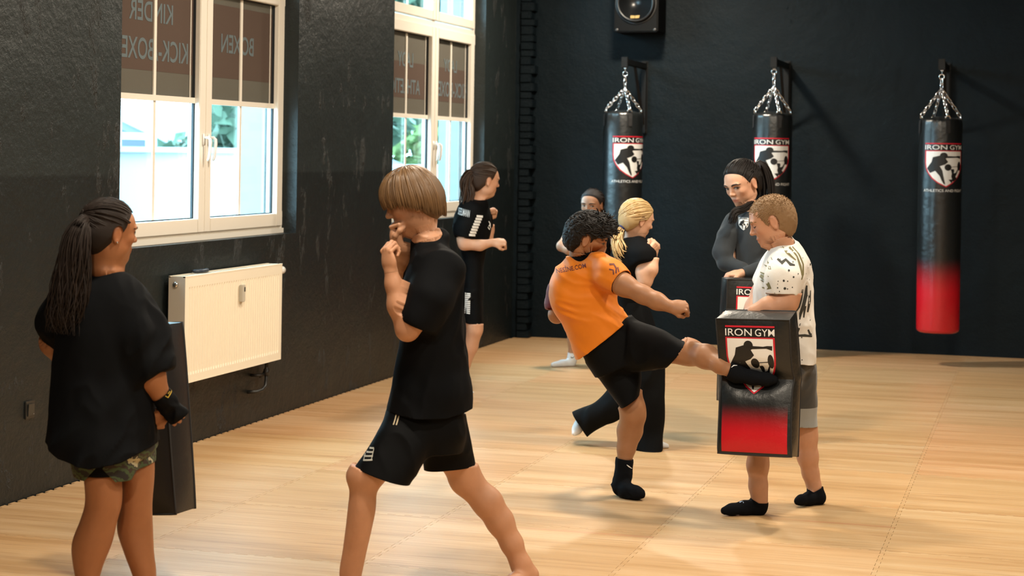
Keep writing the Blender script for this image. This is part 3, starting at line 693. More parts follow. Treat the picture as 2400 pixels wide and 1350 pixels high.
def chain_bm(a, b, pitch=.034, wire=.0050):
    a, b = Vector(a), Vector(b); L = (b - a).length; n = max(2, round(L / pitch)); t = (b - a).normalized(); o = t.orthogonal().normalized(); q = t.cross(o); bm = bmesh.new()
    for i in range(n):
        c = a + t * (L * (i + .5) / n); u = o if i % 2 else q; hl = L / n * .5 + wire * 1.6; hw = .0125
        pts = [c + t * (hl - hw) + (u * math.cos(x) + t * math.sin(x)) * hw for x in np.linspace(0, math.pi, 5)] + [c - t * (hl - hw) - (u * math.cos(x) + t * math.sin(x)) * hw for x in np.linspace(0, math.pi, 5)]
        tube(bm, pts, wire, 6, closed=True)
    return bm
def bag(pxc, tip, ys, zb, R, ang0, lab_bag, lab_br, reds):
    tp = ony(tip[0], tip[1], WY - .8); X, Y, Zt = tp
    # bracket
    br = tag(empty('bag_bracket', (X, WY, Zt - .55)), lab_br, 'bracket', None); 
    box('wall_plate', -.03, .03, -.012, 0, -.06, .60, M_BRKT, br, .003); box('post', -.022, .022, -.05, -.012, -.05, .59, M_BRKT, br, .003)
    box('arm', -.024, .024, -.83, -.02, .525, .575, M_BRKT, br, .004)
    bm = bmesh.new(); tube(bm, [(0, -.42, .53), (0, -.035, .02)], .017, 4); bmobj('strut', bm, M_BRKT, br)
    box('end_cap', -.027, .027, -.845, -.80, .50, .59, M_BRKT, br, .003)
    for zz in (-.03, .55): 
        for sx in (-1, 1):
            bm = bmesh.new(); lathe(bm, [(.008, 0), (.008, .008)], 6, Matrix.Translation((sx * .018, -.012, zz)) @ Matrix.Rotation(math.pi / 2, 4, 'X')); bmobj('bolt', bm, M_STEEL, br)
    # bag
    zz = [ony(pxc, y, Y)[2] for y in ys]; zr, za, ztop = zz; px_ = ony(pxc, ys[2], Y)[0]
    root = tag(empty('punching_bag', (px_, Y, zb)), lab_bag, 'punching bag'); h = ztop - zb
    prof = [(R * .3, .004), (R * .86, 0), (R * .97, .012), (R * 1.0, .03), (R * 1.005, .3)] + [(R * (1.0 + .012 * math.sin(3 * t)), h * t) for t in (.35, .45, .55, .65, .75, .85)] + [(R * 1.0, h - .09), (R * .985, h - .05), (R * .97, h - .03), (R * .93, h - .012), (R * .8, h - .004), (R * .55, h + .004), (R * .2, h + .012)]
    bm = bmesh.new(); lathe(bm, prof, 56)
    for v in bm.verts:
        if v.co.z > h - .12:
            a = math.atan2(v.co.y, v.co.x); k = min(1, (v.co.z - h + .12) / .1); v.co.x *= 1 - .018 * k * (math.sin(a * 17) + .6 * math.sin(a * 29 + 1)); v.co.y *= 1 - .018 * k * (math.sin(a * 17) + .6 * math.sin(a * 29 + 1))
    root.name = root.name; body = bmobj('bag_body', bm, gradmat('bag_vinyl', reds[0] - zb, reds[1] - zb, .3, spec=.75), root, True)
    ca = math.atan2(CAM[1] - Y, CAM[0] - px_)      # direction to the viewer's side of the hall
    s = .335
    for k, art in LOGO.items():
        art = scale_art(art, 1.0)
        def fn(u, v, k=k):
            a = ca + ang0 + (u - .5) * s / R; r = R * 1.013 + LOFF.get(k, .003); return Vector((r * math.cos(a), r * math.sin(a), h - LOGOTOP + v * .268))
        bmobj(LNAME.get(k, 'logo_figure'), art_mesh(art, .08, fn), LOGO_M.get(k, M_KPR), body)
    off = ca + .35; dx = X - px_
    for i in range(4):
        a = off + i * math.pi / 2; p = Vector((math.cos(a) * R * .95, math.sin(a) * R * .95, h - .012)); q = Vector((dx, 0, za - zb))
        ch = bmobj('chain', chain_bm(q, p + Vector((0, 0, .03))), M_STEEL, root, True)
        bm = bmesh.new(); tg = Vector((-math.sin(a), math.cos(a), 0)); tube(bm, [p + Vector((0, 0, .012)) + tg * .02 * math.cos(x) + Vector((0, 0, .02)) * math.sin(x) for x in np.linspace(-.3, math.pi + .3, 9)], .005, 8); bmobj('ring', bm, M_STEEL, root, True)
        bm = bmesh.new(); c0, c1 = math.cos(a), math.sin(a)
        for r0, z0 in ((R * .99 + .004, h - .015), ): pass
        st = [Vector((c0 * (R * .99 + .005), c1 * (R * .99 + .005), h - .02)), Vector((c0 * (R * 1.01 + .005), c1 * (R * 1.01 + .005), h - .06)), Vector((c0 * (R * 1.012 + .005), c1 * (R * 1.012 + .005), h - .125))]
        vv = [[bm.verts.new(p_ + tg * sgn * .017) for sgn in (-1, 1)] for p_ in st]
        for A_, B_ in zip(vv, vv[1:]): bm.faces.new((A_[0], A_[1], B_[1], B_[0]))
        bmobj('strap', bm, M_STRAP, root)
    bm = bmesh.new(); bx(bm, dx - .012, dx + .012, -.012, .012, Zt - zb - .06, Zt - zb - .025, .003); bmobj('swivel', bm, M_STEEL, root)
    bm = bmesh.new(); tube(bm, [Vector((dx + .021 * math.cos(x), 0, zr - zb + .021 * math.sin(x))) for x in np.linspace(0, 2 * math.pi, 17)[:-1]], .0052, 8, closed=True); bmobj('ring', bm, M_STEEL, root, True)
    bmobj('chain', chain_bm((dx, 0, zr - zb - .018), (dx, 0, za - zb)), M_STEEL, root, True)
    bm = bmesh.new(); tube(bm, [(dx, 0, Zt - zb - .055), (dx, 0, zr - zb + .018)], .006, 8); bmobj('hook', bm, M_STEEL, root)
    return root
zb3 = ony(2191, 778, WY - .8)[2]; zr3 = (ony(2195, 690, WY - .8)[2], ony(2195, 600, WY - .8)[2])
LOGOTOP = .21
bag(1461, (1466, 145), (173, 207, 262), zb3 + .05, .168, math.radians(27), 'black punching bag with crest behind the blonde girl', 'black steel bag bracket below the loudspeaker', zr3)
bag(1811, (1815, 145), (168, 203, 265), zb3 + .02, .164, math.radians(-3), 'black punching bag half hidden behind the woman in the sweatshirt', 'black steel bag bracket above the woman in the sweatshirt', zr3)
LOGOTOP = .205
bag(2205, (2208, 150), (180, 208, 277), zb3, .173, math.radians(13), 'black punching bag with red lower end hanging clear of everybody', 'black steel bag bracket above the punching bag with the red end in full view', zr3)

# ------------------------------------------------------------------ kick shields
PADB = []
def shield(name, label, px, py, Z, yaw, w, t, h, bend=0.0, dent=None, lean=0.0, logo=True, plain=False):
    """px,py,Z: centre of the lower front edge; yaw: turn of the front away from the viewer's axis"""
    x = RT0 * math.cos(yaw) - FW * math.sin(yaw); p = CAM + ray(px, py) * Z
    root = tag(empty(name, p, math.atan2(x[1], x[0])), label, 'kick shield', 'kick shields held by the group'); root.rotation_euler = (0, lean, math.atan2(x[1], x[0]))
    nx, nz, ny = 22, 40, 8
    bm = bmesh.new(); bmesh.ops.create_cube(bm, size=2)
    def split(ax, n):
        for i in range(1, n):
            c = [0, 0, 0]; c[ax] = -1 + 2 * i / n; no = [0, 0, 0]; no[ax] = 1; bmesh.ops.bisect_plane(bm, geom=bm.verts[:] + bm.edges[:] + bm.faces[:], plane_co=c, plane_no=no)
    split(0, nx); split(1, ny); split(2, nz)
    def deform(q):
        u, b_, v = q; X = u * w / 2; Yv = (b_ + 1) * t / 2; Zv = (v + 1) * h / 2
        e = (1 - u ** 4) * (1 - v ** 6)
        Yv += -.020 * e * max(0, -b_) + .016 * e * max(0, b_)
        X += math.copysign(.010 * (1 - b_ * b_) * (1 - v ** 8), u) * abs(u) ** 6
        Zv += math.copysign(.008 * (1 - b_ * b_) * (1 - u ** 8), v) * abs(v) ** 6
        X *= 1 - .02 * b_ * abs(v) ** 3
        if bend:
            s = 1 - abs(Zv / h - dent[1]) / .5; Zv += (Yv - t * .2) * .24 * max(-1, min(1, (Zv / h - dent[1]) * 6)) * (1 if Zv / h > dent[1] else .5); Yv += bend * max(0, s) ** 1.3
        if dent:
            g = math.exp(-(((X - dent[0]) / .13) ** 2 + ((Zv / h - dent[1]) / .085) ** 2)); Yv += dent[2] * g * (1 - b_) / 2
            g2 = math.exp(-((Zv / h - dent[1]) / .03) ** 2); X *= 1 + .02 * g2 * (1 if u > 0 else 0); Yv += .012 * g2 * (1 - b_) / 2
        return Vector((X, Yv, Zv))
    fr_ = []
    for v in bm.verts: v.co = deform(v.co)
    m = mat('black_shield_vinyl', (.012, .012, .013), .36) if plain else gradmat('shield_vinyl', h * .15, h * .38, .36, frontw=(w * .455, t * .32, h * .022))
    if plain: LK(m, bump(m, noise(m, objmap(m), 30, 4), .2, .006), bs(m).inputs['Normal'])
    body = bmobj('shield_body', bm, m, root, False)
    me = body.data; me.polygons.foreach_set('use_smooth', np.ones(len(me.polygons), bool))
    me.set_sharp_from_angle(angle=math.radians(42))
    V = [v.co.copy() for v in me.vertices]; Fs = [tuple(p_.vertices) for p_ in me.polygons]; bvh = BVHTree.FromPolygons(V, Fs); BV_OWNER[id(bvh)] = body; PADB.append(bvh)
    # stitched piping round the front and the back
    for b_ in (-1, 1):
        bm = bmesh.new(); loop = [(-1 + 2 * i / 16, b_, -1) for i in range(16)] + [(1, b_, -1 + 2 * i / 28) for i in range(28)] + [(1 - 2 * i / 16, b_, 1) for i in range(16)] + [(-1, b_, 1 - 2 * i / 28) for i in range(28)]
        tube(bm, [deform(q) for q in loop], .0042, 6, closed=True); bmobj('piping', bm, M_STRAP, root, True)
    for zz in (.3, .68):   # carrying straps across the back
        bm = bmesh.new(); ps = [Vector((xx * w * .4, t + .02 + .05 * (1 - (xx) ** 2) * .7, h * zz)) for xx in np.linspace(-1, 1, 13)]
        rows = [[bm.verts.new(p_ + Vector((0, 0, s_ * .025))) for s_ in (-1, 1)] for p_ in ps]
        for A_, B_ in zip(rows, rows[1:]): bm.faces.new((A_[0], A_[1], B_[1], B_[0]))
        so = bmobj('hand_strap', bm, M_STRAP, root); so.modifiers.new('s', 'SOLIDIFY').thickness = .005
    if logo:
        s = .235
        for k, art in LOGO.items():
            if k == 'sub': continue
            decal(LNAME.get(k, 'logo_figure'), scale_art(art, s, -s / 2 - .012, 0), LOGO_M.get(k, M_KPR), root, bvh, (0, -.2, h * .945), (1, 0, 0), (0, 0, 1), (0, 1, 0), LOFF.get(k, .003) + .001, .02)
    return root
shield('kick_shield', 'kick shield with crest and red lower half being hit by the kicking boy', 1768, 1068, 8.36, math.radians(25), .342, .13, .626, .05, (-.01, .555, .055), -.032)
shield('kick_shield', 'kick shield with crest under the hand of the woman in the sweatshirt', 1764, 946, 10.62, math.radians(-9), .36, .13, .715, 0, None, .03)
shield('kick_shield', 'plain black kick shield held by the girl in camouflage shorts', 318, 1206, 6.98, math.radians(24), .36, .14, .712, 0, None, -.10, logo=False, plain=True)
# ------------------------------------------------------------------ people
def lockset(paths, r0, r1, sides=5):
    """list of (N,3) paths -> tube mesh with a random strand value per lock"""
    Vs, Ts, St = [], [], []; base = 0
    ang = np.arange(sides) * 2 * np.pi / sides
    for p in paths:
        n = len(p); t = np.gradient(p, axis=0); t /= np.linalg.norm(t, axis=1, keepdims=True) + 1e-9
        ref = np.cross(t, [.31, .55, .77]); ref /= np.linalg.norm(ref, axis=1, keepdims=True) + 1e-9; bi = np.cross(t, ref)
        u = np.linspace(0, 1, n); rr = (r0 + (r1 - r0) * u) * np.clip(1.0 - np.maximum(0, (u - .75) / .25) ** 2 * .85, .1, 1)
        ring = p[:, None, :] + (ref[:, None, :] * np.cos(ang)[None, :, None] + bi[:, None, :] * np.sin(ang)[None, :, None]) * rr[:, None, None]
        Vs.append(ring.reshape(-1, 3)); St.append(np.full(n * sides, RNG.uniform(0, 20)))
        i = np.arange(n - 1)[:, None] * sides + np.arange(sides)[None, :]; j = np.arange(n - 1)[:, None] * sides + (np.arange(sides)[None, :] + 1) % sides
        q = np.stack([i, j, j + sides, i + sides], -1).reshape(-1, 4) + base
        Ts.append(np.concatenate([q[:, [0, 1, 2]], q[:, [0, 2, 3]]])); base += n * sides
    return np.concatenate(Vs), np.concatenate(Ts), np.concatenate(St)
KEEP = []
class Person:
    def __init__(s, px, Z, label, skin, hairs, vox=.008, fvox=.0036, group=None):
        s.Z = Z; s.O = CAM + ray(px, PPY) * Z; s.O[2] = 0; s.s = FPX / Z
        s.root = empty('person', s.O, math.atan2(RT0[1], RT0[0])); tag(s.root, label, 'person', group)
        s.skin = skin; s.hairm = hairs; s.vox = vox; s.fvox = fvox
        s.g = {}; s.order = []; s.fine = []; s.headinfo = None
    def L(s, px, py, dz=0.0):
        p = CAM + ray(px, py) * (s.Z + dz) - s.O; return vec(p @ RT0, p @ FW, p[2])
    def D(s, x, y, z): return unit(vec(x, y, z))
    def G(s, n, k=.02):
        if n not in s.g: s.g[n] = (Group(), k); s.order.append(n)
        return s.g[n][0]
    def chain(s, grp, pts, sq=1.0, k=.02, n=(0, 1, 0), cap=None):
        P = [s.L(p[0], p[1], p[3] if len(p) > 3 else 0) for p in pts]; R = [p[2] * (s.Z + (p[3] if len(p) > 3 else 0)) / FPX for p in pts]
        if cap:
            a, b = s.L(*cap[0]), s.L(*cap[1]); cap = (a, unit(b - a)); grp.caps.append((cap[0], cap[1], tuple(range(len(grp.items), len(grp.items) + len(P) - 1))))
        for i in range(len(P) - 1): grp.cone(P[i], P[i + 1], R[i], R[i + 1], k, sq, n, False, cap)
        return P
    def blob(s, grp, px, py, dz, rx, ry, rz, k=.02, ang=0.0, sub=False):
        c = s.L(px, py, dz); R = np.array([[math.cos(ang), 0, math.sin(ang)], [0, 1, 0], [-math.sin(ang), 0, math.cos(ang)]]); q = (s.Z + dz) / FPX
        grp.ell(c, R, (rx * q, ry, rz * q), k, sub)
    def rows(s, grp, rows, n=2.3, k=.02):
        """rows: (py, xL, xR, dz, half thickness in metres)"""
        t, cw, cd, a, b = [], [], [], [], []
        for py, xl, xr, dz, th in rows:
            l, r = s.L(xl, py, dz), s.L(xr, py, dz); t.append((l[2] + r[2]) / 2); cw.append((l[0] + r[0]) / 2); cd.append(dz); a.append((r[0] - l[0]) / 2); b.append(th)
        grp.loft((0, 0, 0), (0, 0, 1), (1, 0, 0), (0, 1, 0), t, cw, cd, a, b, n, k)
    def pairs(s, grp, prs, n=2.3, k=.02):
        """prs: ((xL,yL),(xR,yR),dz,thick) along a slanted axis"""
        A = [s.L(*p[0], p[2]) for p in prs]; B = [s.L(*p[1], p[2]) for p in prs]; Mid = [(a + b) / 2 for a, b in zip(A, B)]
        T = Mid[-1] - Mid[0]; T[1] = 0; T = unit(T); W = vec(T[2], 0, -T[0]); O = Mid[0] * vec(1, 0, 1)
        if (B[0] - A[0]) @ W < 0: W = -W
        t = [(m - O) @ T for m in Mid]; cw = [(m - O) @ W for m in Mid]; a = [abs((y - x) @ W) / 2 for x, y in zip(A, B)]
        grp.loft(O, T, W, (0, 1, 0), t, cw, [p[2] for p in prs], a, [p[3] for p in prs], n, k)
    # ---- head
    def head(s, c, F, U, h, gname='trunk', male=False, jaw=1.0, nose=1.0):
        c = np.asarray(c, float); F = unit(F); U = unit(U - F * (np.asarray(U) @ F)); S = np.cross(F, U); R = np.stack([F, S, U], 1)
        g = s.G(gname); P = lambda f, r, u: c + (F * f + S * r + U * u) * h
        def E(f, r, u, rf, rr, ru, k=.03, sub=False): g.ell(P(f, r, u), R, (rf * h, rr * h, ru * h), k * h, sub)
        E(-.055, 0, .125, .415, .33, .365, .05); E(.10, 0, -.12, .25, .265, .34, .10); E(.13, 0, .12, .235, .27, .26, .08)
        E(.235, 0, -.385, .10, .115 * (1.15 if male else 1), .085, .10)
        for q in (-1, 1):
            E(.02, q * .19, -.235, .16 * jaw, .07, .12, .10); E(.215, q * .17, -.075, .10, .085, .08, .08); E(.325, q * .11, .095, .06, .11, .035, .06)
        for q in (-1, 1): E(.40, q * .145, .03, .085, .085, .05, .05, True)
        for q in (-1, 1): E(.285, q * .142, .025, .062, .062, .058, .02)
        g.cone(P(.345, 0, .05), P(.415 * nose, 0, -.09), .026 * h, .036 * h, .05 * h); E(.408 * nose, 0, -.108, .046, .040, .036, .035)
        for q in (-1, 1): E(.365, q * .045, -.12, .04, .028, .026, .03)
        E(.315, 0, -.235, .055, .105, .03, .045); E(.305, 0, -.288, .052, .09, .034, .04); E(.39, 0, -.262, .05, .08, .006, .012, True)
        for q in (-1, 1):
            E(-.04, q * .335, -.01, .075, .028, .125, .02); E(-.02, q * .375, .0, .045, .022, .085, .02, True); E(-.045, q * .345, -.115, .035, .022, .035, .02)
        s.headinfo = dict(c=c, F=F, U=U, S=S, R=R, h=h, P=P); return P
    def neck(s, grp, base, r_px, dzb, r2=None):
        H = s.headinfo; a = H['P'](-.10, 0, -.18); b = s.L(base[0], base[1], dzb); r = r_px * s.Z / FPX
        grp.cone(a, b, r, (r2 or r_px * 1.12) * s.Z / FPX, .04); s.neckp = (a, b)
    # ---- hands
    def hand(s, W, D, Np, size, pose='fist', side=1, r=1.0):
        """W wrist, D wrist->knuckles, Np direction the palm faces, side=+1 thumb towards D x Np"""
        W = np.asarray(W, float); D = unit(D); Np = unit(np.asarray(Np, float) - D * (np.asarray(Np) @ D)); S = np.cross(D, Np) * side; k = size / .18
        nm = 'hand%d' % len(s.fine); g = s.G(nm, .010); R = np.stack([D, S, Np], 1)
        g.cone(W - D * .02 * k, W + D * .03 * k, .023 * k * r, .026 * k * r, .02, .8, Np)
        g.ell(W + D * .05 * k, R, (.05 * k, .039 * k, .0165 * k), .02); g.ell(W + D * .035 * k + S * .018 * k + Np * .008 * k, R, (.034 * k, .02 * k, .016 * k), .02)
        A = {'fist': (78, 95, 62), 'loose': (55, 80, 50), 'relaxed': (20, 32, 20), 'grip': (48, 55, 25), 'flat': (14, 30, 22)}[pose]
        for i, (ln, off, fw_) in enumerate(((.043, .029, .086), (.047, .0095, .09), (.044, -.0095, .087), (.035, -.027, .078))):
            p = W + D * fw_ * k + S * off * k + Np * -.002 * k; th = 0; rad = (.0098, .0098, .0092, .0082)[i] * k
            for j, (sc, an) in enumerate(zip((1, .66, .52), A)):
                th += math.radians(an * (1 + .06 * i)); d = D * math.cos(th) + Np * math.sin(th) + S * (.05 * (1.5 - i)) * (pose in ('relaxed', 'flat', 'grip')); d = unit(d)
                q = p + d * ln * k * sc; g.cone(p, q, rad * (1 - .09 * j), rad * (1 - .09 * (j + 1)), .0035); p = q
        p = W + D * .022 * k + S * .028 * k + Np * .004 * k
        if pose in ('fist', 'loose'): ds = (D * .75 + S * .45 + Np * .5, D * .65 - S * .25 + Np * .6, D * .25 - S * .8 + Np * .35)
        else: ds = (D * .7 + S * .75 + Np * .15, D * .85 + S * .45 + Np * .25, D * .95 + S * .2 + Np * .3)
        for j, (d, ln) in enumerate(zip(ds, (.036, .03, .024))):
            q = p + unit(d) * ln * k; g.cone(p, q, (.0135, .011, .0098)[j] * k, (.011, .0098, .0082)[j] * k, .006); p = q
        s.fine.append((W, D, .155 * k)); return g
    # ---- bake the body
    def bake(s, groups=None):
        allg = [(s.g[n][0], s.g[n][1]) for n in s.order]
        lo = np.min([g.bounds()[0] for g, k in allg], 0) - .03; hi = np.max([g.bounds()[1] for g, k in allg], 0) + .03
        F, l0 = evalgrid(allg, lo, hi, s.vox); V, T = surfnet(F, l0, s.vox); V = lap(V, T, 1, .4)
        regs = []
        if s.headinfo:
            a, b = s.neckp; c = a + (b - a) * .35; n = unit(a - b); hc = s.headinfo['c']; rr = s.headinfo['h'] * .72
            regs.append((lambda P, c=c, n=n, hc=hc, rr=rr: np.minimum((P - c) @ n, rr - np.linalg.norm(P - hc, axis=1)), hc, rr))
        for W, D, rr in s.fine:
            cc = W + D * rr * .45
            regs.append((lambda P, W=W, D=D, cc=cc, rr=rr: np.minimum((P - W) @ D, rr - np.linalg.norm(P - cc, axis=1)), cc, rr))
        Vs, Ts = [], []
        for rf, c, rr in regs: V, T = clip(V, T, rf(V) - .003)
        Vs.append(V); Ts.append(T); base = len(V)
        for rf, c, rr in regs:
            F, l0 = evalgrid(allg, c - rr - .01, c + rr + .01, s.fvox); v, t = surfnet(F, l0, s.fvox)
            if len(v) == 0: continue
            v = lap(v, t, 1, .35); v, t = clip(v, t, -rf(v) - .0015); Vs.append(v); Ts.append(t + base); base += len(v)
        V = np.concatenate(Vs); T = np.concatenate(Ts); V[:, 2] = np.maximum(V[:, 2], .002)
        tint = np.ones((len(V), 3)); H = s.headinfo
        if H:
            q = (V - H['c']) @ H['R'] / H['h']
            lip = np.exp(-((q[:, 2] + .262) / .042) ** 2 - (q[:, 1] / .095) ** 4) * (q[:, 0] > .2); chk = np.exp(-((q[:, 2] + .12) / .1) ** 2 - ((np.abs(q[:, 1]) - .19) / .1) ** 2) * (q[:, 0] > .05) * .5; ear = np.exp(-((np.abs(q[:, 1]) - .36) / .05) ** 2 - (q[:, 2] / .15) ** 2) * .45
            for wgt, c in ((lip, (.86, .50, .50)), (chk, (1.0, .84, .82)), (ear, (1.0, .82, .78))): tint = tint * (1 - wgt[:, None]) + tint * np.array(c) * wgt[:, None]
        s.body = tmesh('body', V, T, s.skin, s.root, True, {'tint': tint}); s.V, s.T = V, T
        s.bvh = BVHTree.FromPolygons(V.tolist(), T.tolist()); BV_OWNER[id(s.bvh)] = s.body; KEEP.append(s.bvh)
        return s.body
    # ---- clothes
    def cloth(s, name, g, m, cuts, folds=(), vox=None, thick=.005, parent=None, smooth=1, tuck=True):
        """g Group; cuts: list of callables(P)->g>0 removed; folds: (amp, (sx,sy,sz), rotation deg about depth)"""
        vox = vox or s.vox; lo, hi = g.bounds(); F, l0 = evalgrid([(g, .001)], lo - .03, hi + .03, vox); V, T = surfnet(F, l0, vox); V = lap(V, T, smooth, .5)
        n = vnorm(V, T)
        for i, (amp, sc, rot) in enumerate(folds):
            a = math.radians(rot); Q = np.stack([V[:, 0] * math.cos(a) - V[:, 2] * math.sin(a), V[:, 1], V[:, 0] * math.sin(a) + V[:, 2] * math.cos(a)], 1)
            Q = Q + .03 * np.stack([vnoise(V * 7 + 3, 5), vnoise(V * 7 + 9, 6), vnoise(V * 7 + 17, 7)], 1)
            w = vnoise(Q * np.array(sc), 31 + i * 7); w2 = vnoise(Q * np.array(sc) * 2.1 + 5.3, 77 + i * 5); rid = 1 - 2.2 * np.abs(w + .25 * w2)
            msk = np.clip(.55 + .9 * vnoise(V * 5 + 11 * i, 91 + i), .1, 1.2); V = V + n * (abs(amp) * rid * msk * FOLD)[:, None]
        pull = getattr(s, 'V', None) is not None and thick and tuck
        if pull:   # keep the skin just under the cloth wherever the cloth covers it
            B = s.V; lo2, hi2 = g.bounds(); m_ = ((B > lo2 - .02) & (B < hi2 + .02)).all(1); idx = np.where(m_)[0]; Pb = B[idx]; ok = np.ones(len(idx), bool)
            for c in cuts: ok &= c(Pb) < -.004
            for a_, d_, sk in g.caps:
                tg = np.min([g.items[i][0](Pb[:, 0], Pb[:, 1], Pb[:, 2]) for i in sk], 0); ok &= ~(((Pb - a_) @ d_ > -.006) & (np.linalg.norm(Pb - a_, axis=1) < .16) & (g.at(Pb, sk) > -.004))
            idx, Pb = idx[ok], Pb[ok]
            for _ in range(2):
                if len(idx) == 0: break
                d0 = g.at(Pb); sel = (d0 > -.010) & (d0 < .03)
                if not sel.any(): break
                Q = Pb[sel]; gr = np.stack([g.at(Q + e) - g.at(Q - e) for e in np.eye(3) * .003], 1); gr /= np.linalg.norm(gr, axis=1, keepdims=True) + 1e-9
                Pb[sel] = Q - gr * (d0[sel] + .012)[:, None]
            B[idx] = Pb; s.body.data.vertices.foreach_set('co', np.ascontiguousarray(B, np.float32).ravel()); s.body.data.update()
        cuts = list(cuts)
        for a_, d_, sk in g.caps:
            cuts.append(lambda P, a_=a_, d_=d_, sk=sk: np.minimum.reduce([(P - a_) @ d_ + .0035, .009 - (P - a_) @ d_, g.at(P, sk) - .003, .004 - np.min([g.items[i][0](P[:, 0], P[:, 1], P[:, 2]) for i in sk], 0)]))
        for c in cuts:
            gv = c(V)
            if (gv > 0).any(): V, T = clip(V, T, gv)
        V[:, 2] = np.maximum(V[:, 2], .0015)
        o = tmesh(name, V, T, m, parent or s.root, True)
        if thick: md = o.modifiers.new('solid', 'SOLIDIFY'); md.thickness = thick; md.offset = -1
        o['_v'] = 0; del o['_v']
        bv = BVHTree.FromPolygons(V.tolist(), T.tolist()); BV_OWNER[id(bv)] = o; s.keep = getattr(s, 'keep', []) + [bv]; KEEP.append(bv)
        return o, bv
    def only(s, cut, g, own):
        """apply a cut only where the pieces 'own' of the garment form its surface"""
        rest = tuple(own)
        def fn(P):
            d = np.min([g.items[i][0](P[:, 0], P[:, 1], P[:, 2]) for i in own], 0); return np.minimum(cut(P), g.at(P, rest) - d)
        return fn
    def line(s, p1, p2, dz=0.0, keep=(0, 0)):
        """cut everything on the far side of the image line p1-p2 from the keep pixel"""
        a, b, c = s.L(*p1, dz), s.L(*p2, dz), s.L(*keep, dz); t = b - a; n = vec(t[2], 0, -t[0]); n /= np.linalg.norm(n)
        if (c - a) @ n > 0: n = -n
        return lambda P: (P - a) @ n
    def arc(s, pts, dz=0.0, below=True):
        """hem through several pixels, left to right; removes what hangs below (or above)"""
        q = [s.L(*p, dz) for p in pts]; x = np.array([v[0] for v in q]); z = np.array([v[2] for v in q])
        return (lambda P: np.interp(P[:, 0], x, z) - P[:, 2]) if below else (lambda P: P[:, 2] - np.interp(P[:, 0], x, z))
    def end(s, p, q, R, dzp=0.0, dzq=0.0):
        """open end of a sleeve / leg: cut beyond p in the direction p->q inside radius R (metres)"""
        a, b = s.L(*p, dzp), s.L(*q, dzq); d = unit(b - a); return lambda P: np.minimum((P - a) @ d, R - np.linalg.norm(P - a - d * R * .5, axis=1))
    def hole(s, c, r):
        c = np.asarray(c, float); r = np.asarray(r, float); return lambda P: 1 - np.linalg.norm((P - c) / r, axis=1)
    # ---- hair
    def scalp(s, t=.045, line=None, shift=(0, 0), extra=None, tie=None, cutf=None, name='hair', disp=0.0, taper=.8):
        H = s.headinfo; h = H['h']; g = Group(); P = H['P']
        g.ell(P(-.055 + shift[0], 0, .125 + shift[1]), H['R'], ((.415 + t) * h, (.33 + t) * h, (.365 + t) * h), .02)
        g.ell(P(-.16, 0, -.09), H['R'], ((.27 + t) * h, (.25 + t) * h, (.30 + t) * h), .05)
        for e in extra or []: g.ell(P(*e[0]), H['R'], np.array(e[1]) * h, .04)
        lo, hi = g.bounds(); F, l0 = evalgrid([(g, .001)], lo - .02, hi + .02, s.fvox * 1.1); V, T = surfnet(F, l0, s.fvox * 1.1); V = lap(V, T, 1)
        if disp: n = vnorm(V, T); V = V + n * (disp * vnoise(V * 70, 3))[:, None] + n * (disp * .8 * vnoise(V * 160, 4))[:, None]
        q = (V - H['c']) @ H['R'] / h
        us, fs = line or ((-.42, -.22, -.08, -.01, .12, .22, .30, .37, .43, .5), (-.30, -.17, -.06, .05, .14, .20, .265, .35, .47, .9))
        gq = q[:, 0] - np.interp(q[:, 2], us, fs)
        gq = np.maximum(gq, -.37 - q[:, 2])
        V = V - vnorm(V, T) * (taper * t * h * np.clip(1 + gq / .13, 0, 1))[:, None]
        if cutf: gq = np.maximum(gq, cutf(q))
        gq = np.maximum(gq, np.where(np.abs(q[:, 1]) > .15, 1 - np.hypot((q[:, 0] + .035) / .105, (q[:, 2] + .02) / .15), -1))
        if tie is not None:
            tq = np.array(tie); d = q - tq; ax = unit(tq - np.array([-.05, 0, .1])); e1 = unit(np.cross(ax, [0, .2, 1])); e2 = np.cross(ax, e1); st = np.arctan2(d @ e1, d @ e2) * 3
        else: st = np.arctan2(q[:, 1], q[:, 0] + .05) * 3
        # carry the strand coordinate through the cut by recomputing
        V, T = clip(V, T, gq); q = (V - H['c']) @ H['R'] / h
        if tie is not None: d = q - tq; st = np.arctan2(d @ e1, d @ e2) * 3
        else: st = np.arctan2(q[:, 1], q[:, 0] + .05) * 3
        return tmesh(name, V, T, s.hairm, s.root, True, {'strand': st})
    def hp(s, d, t):
        """point on the inflated cranium in direction d (head axes)"""
        H = s.headinfo; return H['P'](*(np.array([-.055, 0, .125]) + np.array([.415 + t, .33 + t, .365 + t]) * d))
    def slick(s, tie, n=170, t=.055, r=.0028, line=None):
        """combed-back locks from the hairline to the tie"""
        us, fs = line or ((-.42, -.22, -.08, -.01, .12, .22, .30, .37, .43, .5), (-.30, -.17, -.06, .05, .14, .20, .265, .35, .47, .9)); c0 = np.array([-.055, 0, .125]); rd = np.array([.415, .33, .365])
        dt = unit((np.array(tie) - c0) / rd); paths = []
        while len(paths) < n:
            d = unit(RNG.normal(size=3)); q = c0 + rd * d
            if q[0] > np.interp(q[2], us, fs) - .01 or q[2] < -.22 or (abs(q[1]) > .2 and math.hypot((q[0] + .035) / .12, (q[2] + .02) / .17) < 1): continue
            om = math.acos(np.clip(d @ dt, -1, 1))
            if om < .15 or om > 2.6: continue
            u = np.linspace(0, 1, 10); sl = (np.sin((1 - u) * om)[:, None] * d + np.sin(u * om)[:, None] * dt) / math.sin(om)
            paths.append(np.array([s.hp(x, t * (.75 + .5 * math.sin(v * 3.1)) * RNG.uniform(.9, 1.12)) for x, v in zip(sl, u)]))
